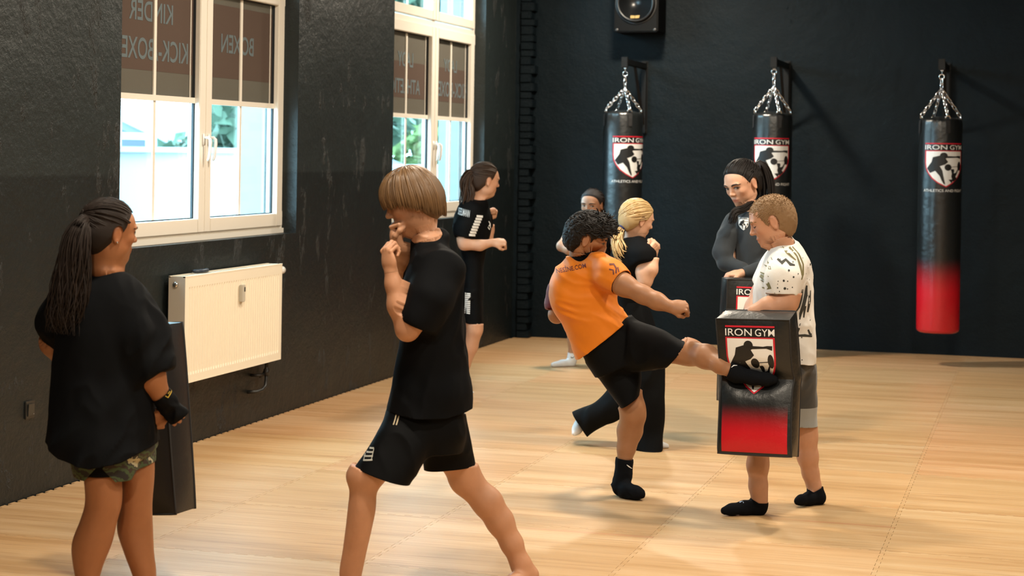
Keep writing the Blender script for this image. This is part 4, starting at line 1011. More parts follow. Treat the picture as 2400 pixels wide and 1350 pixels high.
        V, T, S = lockset(paths, r, r, 4); return tmesh('hair_strands', V, T, s.hairm, s.root, True, {'strand': S})
    def tail(s, pts, n=90, r=.0042, wave=.012, freq=2.2, name='ponytail', steps=16, flat=.7):
        """pts: (px,py,dz,spread px)"""
        C = np.array([s.L(p[0], p[1], p[2]) for p in pts]); sp = np.array([p[3] * s.Z / FPX for p in pts]); k = np.linspace(0, 1, len(pts)); u = np.linspace(0, 1, steps)
        def ip(v):
            m = np.gradient(v, k); i = np.clip(np.searchsorted(k, u) - 1, 0, len(k) - 2); hh = k[i + 1] - k[i]; x = (u - k[i]) / hh
            return (2 * x**3 - 3 * x**2 + 1) * v[i] + (x**3 - 2 * x**2 + x) * hh * m[i] + (-2 * x**3 + 3 * x**2) * v[i + 1] + (x**3 - x**2) * hh * m[i + 1]
        c = np.stack([ip(C[:, j]) for j in range(3)], 1); w = np.maximum(ip(sp), .002); tg = np.gradient(c, axis=0); tg /= np.linalg.norm(tg, axis=1, keepdims=True)
        e1 = np.cross(tg, [0, 1, 0]); e1 /= np.linalg.norm(e1, axis=1, keepdims=True) + 1e-9; e2 = np.cross(tg, e1); paths = []
        for i in range(n):
            a, q = RNG.uniform(0, 2 * np.pi), RNG.uniform(0, 1) ** .5; ln = RNG.uniform(.72, 1.0); ph, ph2 = RNG.uniform(0, 6.3, 2); m = max(5, int(steps * ln))
            off = e1 * (math.cos(a) * q * w)[:, None] + e2 * (math.sin(a) * q * w * flat)[:, None]
            wv = wave * u[:, None] * (e1 * np.sin(u * 6.28 * freq + ph)[:, None] + e2 * np.cos(u * 6.28 * freq * .8 + ph2)[:, None]); paths.append((c + off + wv)[:m])
        V, T, S = lockset(paths, r, r * .65, 5); return tmesh(name, V, T, s.hairm, s.root, True, {'strand': S})
    def dec(s, name, art, m, bvh, px, py, dz, U=(1, 0, 0), V=(0, 0, 1), D=(0, 1, 0), off=.002, step=.012):
        """print placed where the surface lies about dz in front of / behind the body axis"""
        return decal(name, art, m, s.root, bvh, s.L(px, py, dz), U, V, D, off, step, 1.0, .4)
    def tie_ring(s, px, py, dz, r_px, axis, m, w=.005):
        c = s.L(px, py, dz); ax = unit(axis); e1 = unit(np.cross(ax, [.2, .3, .9])); e2 = np.cross(ax, e1); r = r_px * s.Z / FPX
        bm = bmesh.new(); tube(bm, [tuple(c + (e1 * math.cos(x) + e2 * math.sin(x)) * r) for x in np.linspace(0, 2 * np.pi, 15)[:-1]], w, 7, closed=True); return bmobj('hair_tie', bm, m, s.root, True)
    # ---- face paint-ons (eyes, brows)
    def face(s, brow=(.02, .013, .01), closed=False, iris=(.05, .03, .015), sides=(-1, 1), look=0.0):
        H = s.headinfo; h = H['h']; F, S, U = H['F'], H['S'], H['U']
        mb = MATS.get('brow%s' % str(brow)) or mat('brow%s' % str(brow), brow, .8); me_ = MATS.get('eye_white') or mat('eye_white', (.36, .32, .29), .5); mi = MATS.get('iris%s' % str(iris)) or mat('iris%s' % str(iris), iris, .25); ml = MATS.get('lash') or mat('lash', (.012, .009, .008), .7)
        for q in sides:
            def dc(nm, art, m, off, par=s.root): return decal(nm, scale_art(art, h), m, par, s.bvh, H['P'](.45, 0, 0), S, U, -F, off, .006, .2, .06)
            x0 = q * .145
            dc('eyebrow', stroke2d([(x0 - q * .085, .085), (x0 - q * .03, .108), (x0 + q * .04, .112), (x0 + q * .10, .085)], [.03, .034, .03, .012]), mb, .0012)
            if closed:
                dc('eyelashes', stroke2d([(x0 - .07, .012), (x0 - .03, -.008), (x0 + .03, -.008), (x0 + .07, .012)], [.012, .022, .022, .012]), ml, .0012)
            else:
                dc('eye', poly2d([(x0 - .068, .016), (x0 - .03, -.005), (x0 + .03, -.005), (x0 + .068, .02), (x0 + .03, .04), (x0 - .03, .04)]), me_, .0008)
                dc('iris', disc2d(x0 + look * .03, .017, .024, .023, 12), mi, .0014)
                dc('eyelashes', stroke2d([(x0 - .075, .018), (x0 - .032, .043), (x0 + .032, .043), (x0 + .075, .022)], [.01, .017, .017, .012]), ml, .0018)
M_BLKT = fabric('black_cotton', (.0030, .0036, .0046), .8, 700, .2, 0)
M_BLKS = fabric('black_sports_cloth', (.0026, .003, .0036), .7, 900, .15, 0)
M_SOCKB = fabric('black_sock_knit', (.004, .005, .007), .85, 500, .3, 0); M_SOCKW = fabric('white_sock_knit', (.72, .74, .76), .9, 500, .3, .1)
M_TIEK = mat('black_hair_tie', (.01, .012, .02), .8); M_TIEB = mat('navy_hair_tie', (.02, .03, .12), .8)
# ---------------------------------------------- girl with the long ponytail and camouflage shorts
def girl_camo():
    p = Person(255, 6.5, 'girl with long dark ponytail, black T-shirt and camouflage shorts beside the plain black shield', skinmat('tan_skin', (.35, .150, .066)), hairmat('black_brown_hair', (.007, .0048, .0036), (.032, .022, .018)), .007, .0034)
    tr = p.G('trunk')
    P = p.head(p.L(259, 545, 0), p.D(.80, .60, -.06), p.D(.06, 0, 1), 150 / p.s)
    p.neck(tr, (250, 655), 34, 0)
    p.rows(tr, [(640, 225, 280, 0, .05), (700, 170, 320, 0, .10), (800, 165, 330, 0, .11), (900, 165, 320, 0, .10), (1000, 165, 340, 0, .12), (1060, 175, 345, 0, .12)], k=.04)
    # legs
    l1 = p.G('legA', .02); p.rows(l1, [(1040, 190, 285, -.06, .085), (1110, 197, 284, -.07, .085), (1190, 198, 283, -.07, .072), (1215, 190, 276, -.07, .068), (1276, 169, 261, -.06, .070), (1330, 173, 240, -.06, .056), (1380, 184, 227, -.06, .042), (1420, 190, 222, -.06, .034)], 2.0)
    p.chain(l1, [(206, 1410, 17, -.06), (206, 1436, 17, -.07), (218, 1444, 15, .06), (224, 1448, 12, .14)])
    l2 = p.G('legB', .02); p.rows(l2, [(1040, 275, 360, .06, .085), (1110, 285, 361, .06, .085), (1190, 281, 356, .06, .068), (1240, 275, 358, .07, .066), (1290, 290, 360, .07, .062), (1350, 312, 366, .07, .050), (1400, 326, 362, .07, .036)], 2.0)
    p.chain(l2, [(345, 1390, 17, .07), (346, 1415, 17, .07), (358, 1424, 15, .16), (366, 1428, 12, .26)])
    # arms: right forearm resting on the shield strap, left arm reaching round the far side
    ar = p.G('armR', .015); p.chain(ar, [(315, 720, 40, -.02), (345, 840, 36, -.05), (352, 880, 32, -.05), (382, 935, 21, -.02)], k=.03)
    p.hand(p.L(384, 936, -.02), p.D(.55, .30, -.75), p.D(-.3, .9, .2), .165, 'grip', -1)
    al = p.G('armL', .015); p.chain(al, [(165, 720, 38, .05), (130, 800, 34, .12), (180, 880, 26, .28), (240, 920, 20, .36)], k=.03)
    p.hand(p.L(244, 922, .36), p.D(.8, .2, -.4), p.D(0, 1, 0), .165, 'grip', 1)
    p.bake()
    # hair
    tie = (-.40, 0, .24)
    p.scalp(.035, tie=tie); p.slick(tie, 220, .045, .0026)
    p.tail([(212, 520, -.06, 9), (196, 520, -.11, 16), (180, 560, -.13, 28), (170, 630, -.13, 36), (162, 700, -.13, 40), (155, 755, -.13, 34), (150, 800, -.13, 22)], 420, .0026, .026, 1.5, flat=.6)
    p.tie_ring(208, 519, -.07, 13, (-.9, -.2, .1), M_TIEK, .0065)
    bm = bmesh.new(); c = p.headinfo['P'](-.045, .375, -.13); bmesh.ops.create_icosphere(bm, subdivisions=2, radius=.004, matrix=Matrix.Translation(c)); bmobj('ear_stud', bm, M_CHR, p.root, True)
    p.face((.012, .008, .006))
    # T-shirt
    g = Group(); p.rows(g, [(640, 216, 284, 0, .06), (662, 188, 303, 0, .095), (700, 155, 328, 0, .125), (760, 138, 345, 0, .145), (850, 132, 352, 0, .155), (960, 123, 358, 0, .175), (1040, 117, 362, 0, .20), (1110, 112, 366, 0, .215)], 2.4, .05)
    p.chain(g, [(290, 705, 48, -.02), (330, 790, 52, -.04), (352, 860, 44, -.05), (366, 900, 40, -.05)], k=.06, cap=((352, 868, -.05), (374, 930, -.05)))
    p.chain(g, [(160, 700, 44, .04), (138, 755, 40, .09), (150, 830, 42, .2)], k=.05, cap=((132, 775, .14), (150, 860, .26)))
    sh, bv = p.cloth('t_shirt', g, M_BLKT, [p.arc([(60, 990), (118, 1026), (165, 1057), (240, 1076), (310, 1064), (362, 1040), (420, 1010)]), p.hole(p.L(254, 632, .01), (.066, .075, .062))], [(.005, (9, 9, 2.2), 0), (.003, (16, 16, 6), 25)], .007)
    g = Group(); p.rows(g, [(612, 232, 276, .01, .045), (640, 222, 283, .01, .062), (660, 215, 292, .01, .07)], 2.0)
    # shorts with side slits
    mc = mat('camouflage_cloth', (.05, .08, .03), .75); v = objmap(mc, (9, 9, 15)); v1 = noise(mc, v, 1.3, 3, .5)
    rc = ramp(mc, [(0, (.012, .012, .012)), (.42, (.045, .075, .03)), (.5, (.035, .022, .016)), (.55, (.07, .10, .045)), (.60, (.03, .03, .028)), (.64, (.42, .40, .27))]); rc.color_ramp.interpolation = 'CONSTANT'; LK(mc, v1, rc.inputs[0]); LK(mc, rc.outputs[0], bs(mc).inputs['Base Color'])
    g = Group(); p.rows(g, [(1000, 172, 350, 0, .13), (1060, 168, 355, 0, .14), (1075, 170, 330, -.0, .13)], 2.4, .02)
    p.rows(g, [(1030, 166, 300, -.05, .105), (1080, 168, 322, -.05, .105), (1130, 182, 318, -.05, .105)], 2.4, .01); p.rows(g, [(1030, 250, 358, .06, .10), (1070, 262, 361, .06, .10), (1130, 275, 361, .06, .10)], 2.4, .01)
    notch = lambda P: np.minimum(np.interp(P[:, 2], [p.L(255, 1112)[2], p.L(255, 1072)[2]], [.055, 0]) - np.abs(P[:, 0] - p.L(255, 1090)[0]), -.02 - P[:, 1])
    p.cloth('shorts', g, mc, [p.arc([(120, 1085), (180, 1104), (235, 1113), (322, 1113), (330, 1095), (362, 1086), (400, 1080)]), notch], [(.003, (10, 10, 6), 0)], .006)
    g = Group(); p.rows(g, [(1040, 196, 300, -.06, .10), (1140, 200, 296, -.06, .10)], 2.2); p.cloth('under_shorts', g, M_BLKS, [p.arc([(150, 1101), (250, 1101), (330, 1101)]), p.arc([(150, 1062), (330, 1062)], below=False)], (), .007)
    # glove, wrist strap
    g = Group(); D = p.D(.55, .30, -.75); W = p.L(384, 936, -.02); g.cone(p.L(374, 922, -.03), W + D * .015, .034, .033, .02); g.cone(W, W + D * .07, .034, .036, .02, .8, (0, 1, 0)); g.cone(W + D * .06 + vec(-.015, .02, 0), W + D * .075 + vec(.012, -.005, 0), .03, .028, .02)
    p.cloth('hand_wrap', g, M_BLKS, [lambda P: (P - (W + D * .088)) @ D, lambda P: -((P - p.L(377, 926, -.03)) @ D)], [(.002, (30, 30, 30), 0)], .004)
    my = mat('yellow_print', (.55, .36, .03), .6)
    art = join2d([stroke2d([(-.012, -.02), (-.012, .02), (.012, .02), (.012, -.02), (-.012, -.02)], .004), stroke2d([(-.006, -.008), (0, .008), (.006, -.008)], .003), stroke2d([(-.006, .006), (0, -.008), (.006, .006)], .003)])
    gv = bpy.data.objects['hand_wrap'].data; b2 = BVHTree.FromPolygons([v_.co.copy() for v_ in gv.vertices], [tuple(q.vertices) for q in gv.polygons])
    decal('strap_badge', art, my, p.root, b2, p.L(396, 918, -.05), p.D(.5, .5, -.6) * .9, p.D(.5, .2, .6), p.D(-.55, .75, -.2), .002, .01)
    return p
girl_camo()

# ---------------------------------------------- tall boy with the bowl haircut, guard up
def boy_bowl():
    p = Person(1000, 7.0, 'boy with light brown bowl haircut in black T-shirt and shorts, fists up', skinmat('fair_skin_a', (.54, .29, .175)), hairmat('light_brown_hair', (.036, .018, .008), (.24, .135, .058)), .007, .0032)
    tr = p.G('trunk')
    p.head(p.L(966, 476, 0), p.D(-.955, -.10, -.27), p.D(-.23, 0, 1), 150 / p.s, male=True)
    p.neck(tr, (1008, 575), 33, .0, 40)
    p.rows(tr, [(560, 985, 1035, 0, .06), (620, 968, 1060, 0, .13), (700, 960, 1075, 0, .15), (800, 950, 1072, 0, .13), (900, 940, 1082, 0, .13), (980, 930, 1085, 0, .14), (1040, 960, 1070, 0, .1)], k=.04)
    la = p.G('legNear', .02)   # front leg
    p.chain(la, [(985, 985, 60, -.06), (930, 1050, 52, -.10), (866, 1105, 36, -.14), (852, 1115, 34, -.15)], k=.03)
    p.rows(la, [(1066, 845, 885, -.14, .05), (1088, 828, 894, -.15, .058), (1108, 815, 896, -.15, .062), (1147, 819, 884, -.15, .055), (1192, 815, 881, -.14, .060), (1237, 810, 872, -.13, .058), (1290, 803, 860, -.12, .048), (1348, 795, 848, -.11, .038), (1385, 800, 842, -.10, .034)], 2.0, .03)
    p.chain(la, [(822, 1375, 21, -.10), (826, 1392, 22, -.09), (795, 1400, 18, -.13), (752, 1408, 14, -.18), (728, 1411, 9, -.2)])
    lb = p.G('legFar', .02)
    p.chain(lb, [(1030, 985, 58, .08), (1060, 1050, 50, .12), (1085, 1105, 35, .15), (1092, 1125, 34, .16), (1143, 1178, 33, .17), (1172, 1222, 30, .18), (1200, 1275, 24, .18), (1217, 1315, 20, .18), (1222, 1330, 22, .18)], k=.03)
    p.chain(lb, [(1224, 1325, 22, .18), (1240, 1348, 21, .19), (1205, 1362, 17, .12), (1175, 1370, 13, .05), (1160, 1374, 9, .02)])
    # near arm
    a = p.G('armN', .012); p.chain(a, [(1030, 640, 38, -.16), (985, 730, 34, -.20), (955, 772, 26, -.20), (935, 715, 26, -.20), (922, 665, 18, -.20), (917, 638, 15.5, -.20)], k=.025)
    p.hand(p.L(917, 637, -.20), p.D(-.22, .05, .97), p.D(.75, .60, .1), .17, 'loose', 1)
    a = p.G('armF', .012); p.chain(a, [(1010, 630, 36, .16), (975, 730, 32, .20), (955, 740, 26, .19), (948, 680, 25, .15), (940, 612, 18, .06), (932, 574, 15, -.02)], k=.025)
    p.hand(p.L(932, 573, -.02), p.D(-.15, -.15, .95), p.D(.85, -.45, .1), .155, 'fist', -1)
    p.bake()
    # bowl hair: shell + overlapping locks from the crown
    us, fs = (-.34, -.30, -.12, -.06, .0, .03, .08, .5), (-.26, -.20, -.06, .06, .16, .52, .95, .95)
    p.scalp(.035, (us, fs), (0, .0), extra=[((.02, 0, .2), (.42, .36, .24)), ((.10, 0, .13), (.33, .33, .18)), ((-.2, 0, -.02), (.27, .29, .24))])
    H = p.headinfo; paths = []
    for i in range(760):
        az = RNG.uniform(-math.pi, math.pi); f0, r0 = math.cos(az), math.sin(az); front = max(0, f0)
        uend = np.interp(abs(az), [0, .7, 1.1, 1.6, 2.3, 3.2], [.055, .03, -.01, -.085, -.26, -.30]) + RNG.uniform(-.055, .03)
        u = np.linspace(RNG.uniform(.02, .45), 1, 13); pts = []; lift = RNG.uniform(.05, .085)
        tw = RNG.uniform(-.12, .12)
        for x in u:
            th = x * 1.72; A = az + tw * x; rr = 1 + lift * 2.0 * (1 + .25 * math.sin(x * 3.1))
            q = np.array([-.03 + .435 * rr * math.sin(min(th, 1.6)) * math.cos(A), .365 * rr * math.sin(min(th, 1.6)) * math.sin(A), 0])
            ut = .13 + .385 * rr; q[2] = ut + (uend - ut) * (1 - math.cos(th * .92)) / (1 - math.cos(1.72 * .92))
            if q[2] < .05: q[:2] *= 1 - .10 * (0.05 - q[2]) / .3
            pts.append(H['P'](*q))
        paths.append(np.array(pts))
    V, T, S = lockset(paths, .0050, .0028, 5); tmesh('hair_locks', V, T, p.hairm, p.root, True, {'strand': S})
    p.face((.10, .06, .03), closed=True)
    # T-shirt
    g = Group(); p.rows(g, [(556, 990, 1046, 0, .06), (585, 968, 1058, 0, .12), (620, 956, 1070, 0, .165), (680, 946, 1083, 0, .175), (740, 942, 1088, 0, .165), (800, 939, 1086, 0, .155), (860, 930, 1092, 0, .155), (915, 918, 1103, 0, .17), (960, 908, 1098, 0, .175), (1010, 902, 1098, 0, .175)], 2.4, .05)
    p.chain(g, [(1036, 632, 48, -.13), (1008, 700, 46, -.19), (986, 745, 40, -.20), (965, 790, 36, -.20)], k=.05, cap=((978, 756, -.2), (955, 806, -.2))); p.chain(g, [(1005, 628, 44, .13), (980, 700, 42, .18), (955, 760, 38, .2)], k=.05, cap=((972, 722, .19), (950, 775, .2)))
    p.chain(g, [(1000, 575, 36, 0), (1022, 556, 30, 0)], k=.03)
    sh, bv = p.cloth('t_shirt', g, M_BLKT, [p.arc([(880, 948), (912, 956), (980, 966), (1050, 968), (1096, 958), (1140, 948)]), p.hole(p.L(1003, 557, 0), (.066, .075, .050))], [(.006, (8, 8, 3), -18), (.003, (14, 14, 6), 20)], .007)
    decal('chest_print', poly2d([(0, 0), (.02, .012), (.022, .035), (0, .02)]), M_WPR, p.root, bv, p.L(944, 672, -.08), (.1, .6, 0), (0, 0, 1), (.8, .6, 0), .002, .01)
    # shorts
    g = Group(); p.rows(g, [(930, 924, 1080, 0, .14), (970, 908, 1088, 0, .145), (1020, 912, 1090, 0, .14), (1060, 940, 1080, 0, .12)], 2.4, .05)
    p.pairs(g, [((905, 960), (1060, 985), -.04, .11), ((880, 1020), (1010, 1060), -.09, .105), ((846, 1078), (968, 1120), -.13, .10), ((824, 1110), (950, 1160), -.15, .10)], 2.4, .02)
    p.pairs(g, [((985, 985), (1095, 965), .07, .10), ((992, 1050), (1104, 1040), .12, .10), ((996, 1096), (1112, 1090), .15, .098), ((1000, 1130), (1118, 1125), .16, .098)], 2.4, .02)
    hem1 = p.only(p.line((835, 1088), (962, 1133), -.12, (950, 1000)), g, [1]); hem2 = p.only(p.arc([(940, 1105), (1000, 1100), (1060, 1094), (1112, 1090), (1160, 1085)], .14), g, [2])
    sho, bs_ = p.cloth('shorts', g, M_BLKS, [hem1, hem2], [(.004, (9, 9, 4), -25)], .007)
    mt = mat('silver_print', (.45, .45, .4), .4); art = join2d([stroke2d([(-.018, z_), (.018, z_ + .006)], .0055) for z_ in (-.022, -.009, .004, .017)] + [stroke2d([(-.016, -.02), (-.012, .018)], .003), stroke2d([(.014, -.016), (.018, .022)], .003)])
    decal('shorts_badge', art, mt, p.root, bs_, p.L(862, 1068, -.22), (1, 0, 0), (.08, 0, 1), (0, 1, 0), .002, .01, .8, .4)
    for xx in (0, .012): decal('drawstring', stroke2d([(xx + .006, .03), (xx, 0), (xx - .004, -.03)], .005), mat('cream_cord', (.5, .42, .28), .7), p.root, bs_, p.L(928, 975, -.14), (1, 0, 0), (0, 0, 1), (.2, 1, 0), .003, .01, .8, .4)
    return p
boy_bowl()

# ---------------------------------------------- girl by the far window
def girl_window():
    p = Person(1110, 12.75, 'girl with dark ponytail in black kit with white sleeve stripes near the far window', skinmat('fair_skin_b', (.60, .35, .24)), hairmat('dark_brown_hair', (.016, .009, .006), (.07, .04, .025)), .010, .005)
    tr = p.G('trunk'); p.head(p.L(1138, 423, 0), p.D(.90, .40, -.12), p.D(.12, 0, 1), 80 / p.s); p.neck(tr, (1120, 478), 15.5, 0)
    p.rows(tr, [(470, 1100, 1140, 0, .06), (520, 1085, 1140, 0, .11), (600, 1090, 1128, 0, .10), (700, 1085, 1125, 0, .12), (745, 1085, 1125, 0, .11)], k=.04)
    a = p.G('armN', .012); p.chain(a, [(1102, 500, 20, -.12), (1088, 560, 17, -.16), (1088, 572, 14, -.17), (1125, 575, 12.5, -.17), (1156, 568, 8.5, -.15)], k=.02); p.hand(p.L(1156, 568, -.15), p.D(.95, .1, .02), p.D(0, .7, -.7), .165, 'fist', -1)
    a = p.G('armF', .012); p.chain(a, [(1128, 500, 18, .14), (1140, 560, 15, .18), (1146, 540, 12, .18), (1152, 514, 8.5, .15)], k=.02); p.hand(p.L(1152, 515, .15), p.D(.12, -.1, .95), p.D(.2, -.9, 0), .16, 'fist', -1)
    l = p.G('legN', .02); p.chain(l, [(1108, 700, 24, -.05), (1112, 750, 21, -.06), (1113, 772, 18.5, -.06), (1102, 812, 18, -.02), (1088, 855, 14, .0), (1076, 898, 9.5, .02), (1074, 908, 9, .02)], k=.02); p.chain(l, [(1073, 906, 9, .02), (1072, 915, 8.5, .02), (1090, 920, 7, .06), (1104, 923, 5, .10)])
    l = p.G('legF', .02); p.chain(l, [(1100, 700, 22, .08), (1092, 760, 19, .10), (1080, 820, 16, .12), (1066, 880, 10, .14), (1062, 890, 9, .14), (1078, 896, 7, .18)], k=.02)
    p.bake(); tie = (-.42, 0, .15); p.scalp(.035, tie=tie); p.slick(tie, 110, .045, .0034)
    p.tail([(1112, 408, -.04, 6), (1101, 408, -.06, 11), (1092, 430, -.08, 15), (1094, 455, -.1, 17), (1088, 480, -.12, 11), (1084, 492, -.12, 4)], 80, .0055, .018, 1.3); p.tie_ring(1108, 408, -.05, 7, (-.9, -.3, .1), M_TIEK, .006); p.face()
    g = Group(); p.rows(g, [(466, 1098, 1140, 0, .06), (485, 1078, 1144, 0, .12), (525, 1066, 1149, 0, .15), (570, 1076, 1142, 0, .145), (620, 1083, 1132, 0, .13), (690, 1082, 1132, 0, .135), (740, 1078, 1134, 0, .14)], 2.3, .05)
    p.chain(g, [(1100, 492, 24, -.10), (1092, 530, 24, -.15), (1086, 575, 22, -.17)], k=.05, cap=((1088, 556, -.17), (1085, 590, -.17))); p.chain(g, [(1126, 492, 22, .10), (1138, 540, 20, .17)], k=.04, cap=((1136, 534, .16), (1142, 560, .18)))
    sh, bv = p.cloth('t_shirt', g, M_BLKS, [p.arc([(1040, 700), (1180, 700)]), p.hole(p.L(1120, 462, .0), (.07, .08, .05))], [(.005, (9, 9, 3), 0)], .009)
    for i in range(8):
        t = i / 7; decal('sleeve_stripe', poly2d([(-.021, -.006), (.021, -.0105), (.021, .0045), (-.021, .009)]), M_WPR, p.root, bv, p.L(1124.5 - 17.5 * t, 507 + 43 * t, -.16), (1, 0, 0), (0, 0, 1), (0, 1, 0), .002, .02, 1.0, .4)
    decal('back_lettering', place2d(text2d('SEELMANN', .02), -.045, .045, -.024, .024), mat('pale_print', (.5, .55, .58), .6), p.root, bv, p.L(1087, 498, -.2), (.9, 0, -.22), (.1, 0, 1), (0, 1, 0), .002, .02, .6, .3)
    decal('chest_badge', join2d([stroke2d([(0, .03), (.015, .012), (0, -.005)], .007), stroke2d([(.01, .02), (.018, -.02)], .007), stroke2d([(-.008, -.01), (.01, -.028)], .006)]), M_WPR, p.root, bv, p.L(1147, 529, -.1), (1, .3, 0), (0, 0, 1), (-.45, 1, 0), .003, .02, .6, .3)
    g = Group(); p.rows(g, [(670, 1084, 1130, 0, .125), (700, 1082, 1131, 0, .13), (730, 1084, 1132, 0, .125), (790, 1086, 1133, 0, .12)], 2.3, .03); sho, b2 = p.cloth('shorts', g, M_BLKS, [p.arc([(1060, 748), (1100, 756), (1145, 757)])], [(.004, (9, 9, 5), 0)], .009)
    for i in range(11):
        t = i / 10; decal('shorts_stripe', poly2d([(-.019, -.004), (.019, -.0065), (.019, .003), (-.019, .0055)]), M_WPR, p.root, b2, p.L(1096 - 1.5 * t, 689 + 46 * t, -.16), (1, 0, 0), (0, 0, 1), (0, 1, 0), .002, .02, 1.0, .4)
    for nm, g0 in (('sock', [(1075, 892, 11, .02), (1073, 906, 10.5, .02), (1072, 914, 10, .02), (1090, 919, 8.5, .06), (1105, 923, 6.5, .10)]), ('sock', [(1064, 874, 11, .14), (1062, 889, 10, .14), (1078, 896, 8, .18)])):
        g = Group(); p.chain(g, g0); p.cloth(nm, g, M_SOCKW, [p.arc([(1000, g0[0][1]), (1200, g0[0][1])], g0[0][3], False)], (), .006, .003)
girl_window()

# ---------------------------------------------- girl at the back, half hidden
def girl_back():
    p = Person(1385, 14.55, 'dark haired girl at the back in white ankle socks, peering over the kicking boy', skinmat('brown_skin', (.47, .26, .165)), hairmat('black_hair', (.008, .006, .006), (.035, .028, .026)), .011, .006)
    tr = p.G('trunk'); p.head(p.L(1387, 481, 0), p.D(-.42, -.90, -.12), p.D(0, -.05, 1), 72 / p.s); p.neck(tr, (1388, 530), 14, .0)
    p.rows(tr, [(525, 1370, 1408, 0, .06), (560, 1352, 1425, 0, .09), (620, 1356, 1420, 0, .09), (680, 1356, 1418, 0, .1), (720, 1355, 1418, 0, .1)], k=.04)
    a = p.G('armR', .012); p.chain(a, [(1352, 545, 14, 0), (1330, 560, 13, -.06), (1316, 577, 11.5, -.10), (1334, 586, 11, -.16), (1356, 560, 8, -.22)], k=.02); p.hand(p.L(1356, 559, -.22), p.D(.5, -.2, .8), p.D(.3, .9, 0), .145, 'fist', 1)
    a = p.G('armL', .012); p.chain(a, [(1424, 545, 13, 0), (1446, 590, 11, -.06), (1442, 566, 10.5, -.14), (1436, 548, 8, -.18)], k=.02); p.hand(p.L(1436, 549, -.18), p.D(-.2, -.2, .95), p.D(-.3, .9, 0), .145, 'fist', -1)
    l = p.G('legA', .02); p.chain(l, [(1368, 700, 22, -.02), (1356, 755, 17, -.04), (1344, 795, 14, -.03), (1341, 830, 9, .0), (1341, 842, 9, .0)], k=.02); p.chain(l, [(1340, 842, 9, 0), (1338, 851, 8.5, 0), (1318, 853, 7, -.04), (1298, 856, 5, -.08)])
    l = p.G('legB', .02); p.chain(l, [(1404, 700, 22, .06), (1420, 755, 17, .10), (1432, 795, 14, .16), (1444, 822, 9, .22), (1444, 830, 9, .22)], k=.02); p.chain(l, [(1443, 828, 9, .22), (1442, 836, 8, .22), (1426, 840, 6.5, .16), (1412, 842, 5, .12)])
    p.bake(); tie = (-.42, 0, .05); ln = None; p.scalp(.04, ln, tie=tie); p.slick(tie, 80, .05, .0042, ln)
    p.tail([(1402, 480, .1, 6), (1410, 500, .1, 9), (1412, 530, .08, 10), (1410, 560, .06, 5)], 40, .006, .015, 1.2); p.face((.012, .008, .007), look=-1)
    g = Group(); p.rows(g, [(522, 1372, 1406, 0, .06), (540, 1352, 1426, 0, .10), (580, 1348, 1430, 0, .12), (650, 1350, 1426, 0, .12), (720, 1348, 1424, 0, .125)], 2.3, .05); p.chain(g, [(1360, 545, 17, 0), (1340, 556, 17, -.05), (1325, 570, 16, -.08)], k=.03, cap=((1342, 554, -.05), (1322, 574, -.09))); p.chain(g, [(1418, 545, 16, 0), (1438, 580, 15, -.05), (1446, 600, 14, -.06)], k=.03, cap=((1433, 570, -.05), (1446, 596, -.06)))
    p.cloth('t_shirt', g, M_BLKT, [p.arc([(1320, 700), (1460, 700)]), p.hole(p.L(1388, 522), (.06, .07, .045))], [(.005, (9, 9, 3), 0)], .010)
    g = Group(); p.rows(g, [(680, 1352, 1420, 0, .12), (705, 1350, 1424, 0, .12)], 2.3); p.chain(g, [(1370, 700, 28, -.02), (1356, 760, 24, -.04), (1350, 790, 23, -.04)]); p.chain(g, [(1402, 700, 28, .06), (1418, 755, 24, .1), (1424, 780, 23, .12)])
    p.cloth('shorts', g, M_BLKS, [p.arc([(1300, 768), (1480, 768)])], (), .010)
    for g0, cutp in (([(1341, 818, 10.5, 0), (1341, 840, 10.5, 0), (1339, 850, 9.8, 0), (1318, 852, 8.2, -.04), (1297, 855, 6.2, -.08)], ((1290, 824), (1337, 826), (1360, 831))), ([(1443, 806, 10, .22), (1444, 828, 10, .22), (1442, 835, 9, .22), (1426, 839, 7.5, .16), (1411, 841, 6, .12)], ((1400, 812), (1460, 814)))):
        g = Group(); p.chain(g, g0); so, b_ = p.cloth('sock', g, M_SOCKW, [p.arc(list(cutp), g0[0][3], False)], (), .006, .003)
        if g0[0][0] < 1400: decal('sock_tick', stroke2d([(-.014, .006), (-.010, -.004), (0, -.004), (.018, .008)], [.002, .007, .006, .002]), M_KPR, p.root, b_, p.L(1342, 837, -.03), (1, 0, 0), (0, 0, 1), (0, 1, 0), .002, .01, .6, .2)
girl_back()
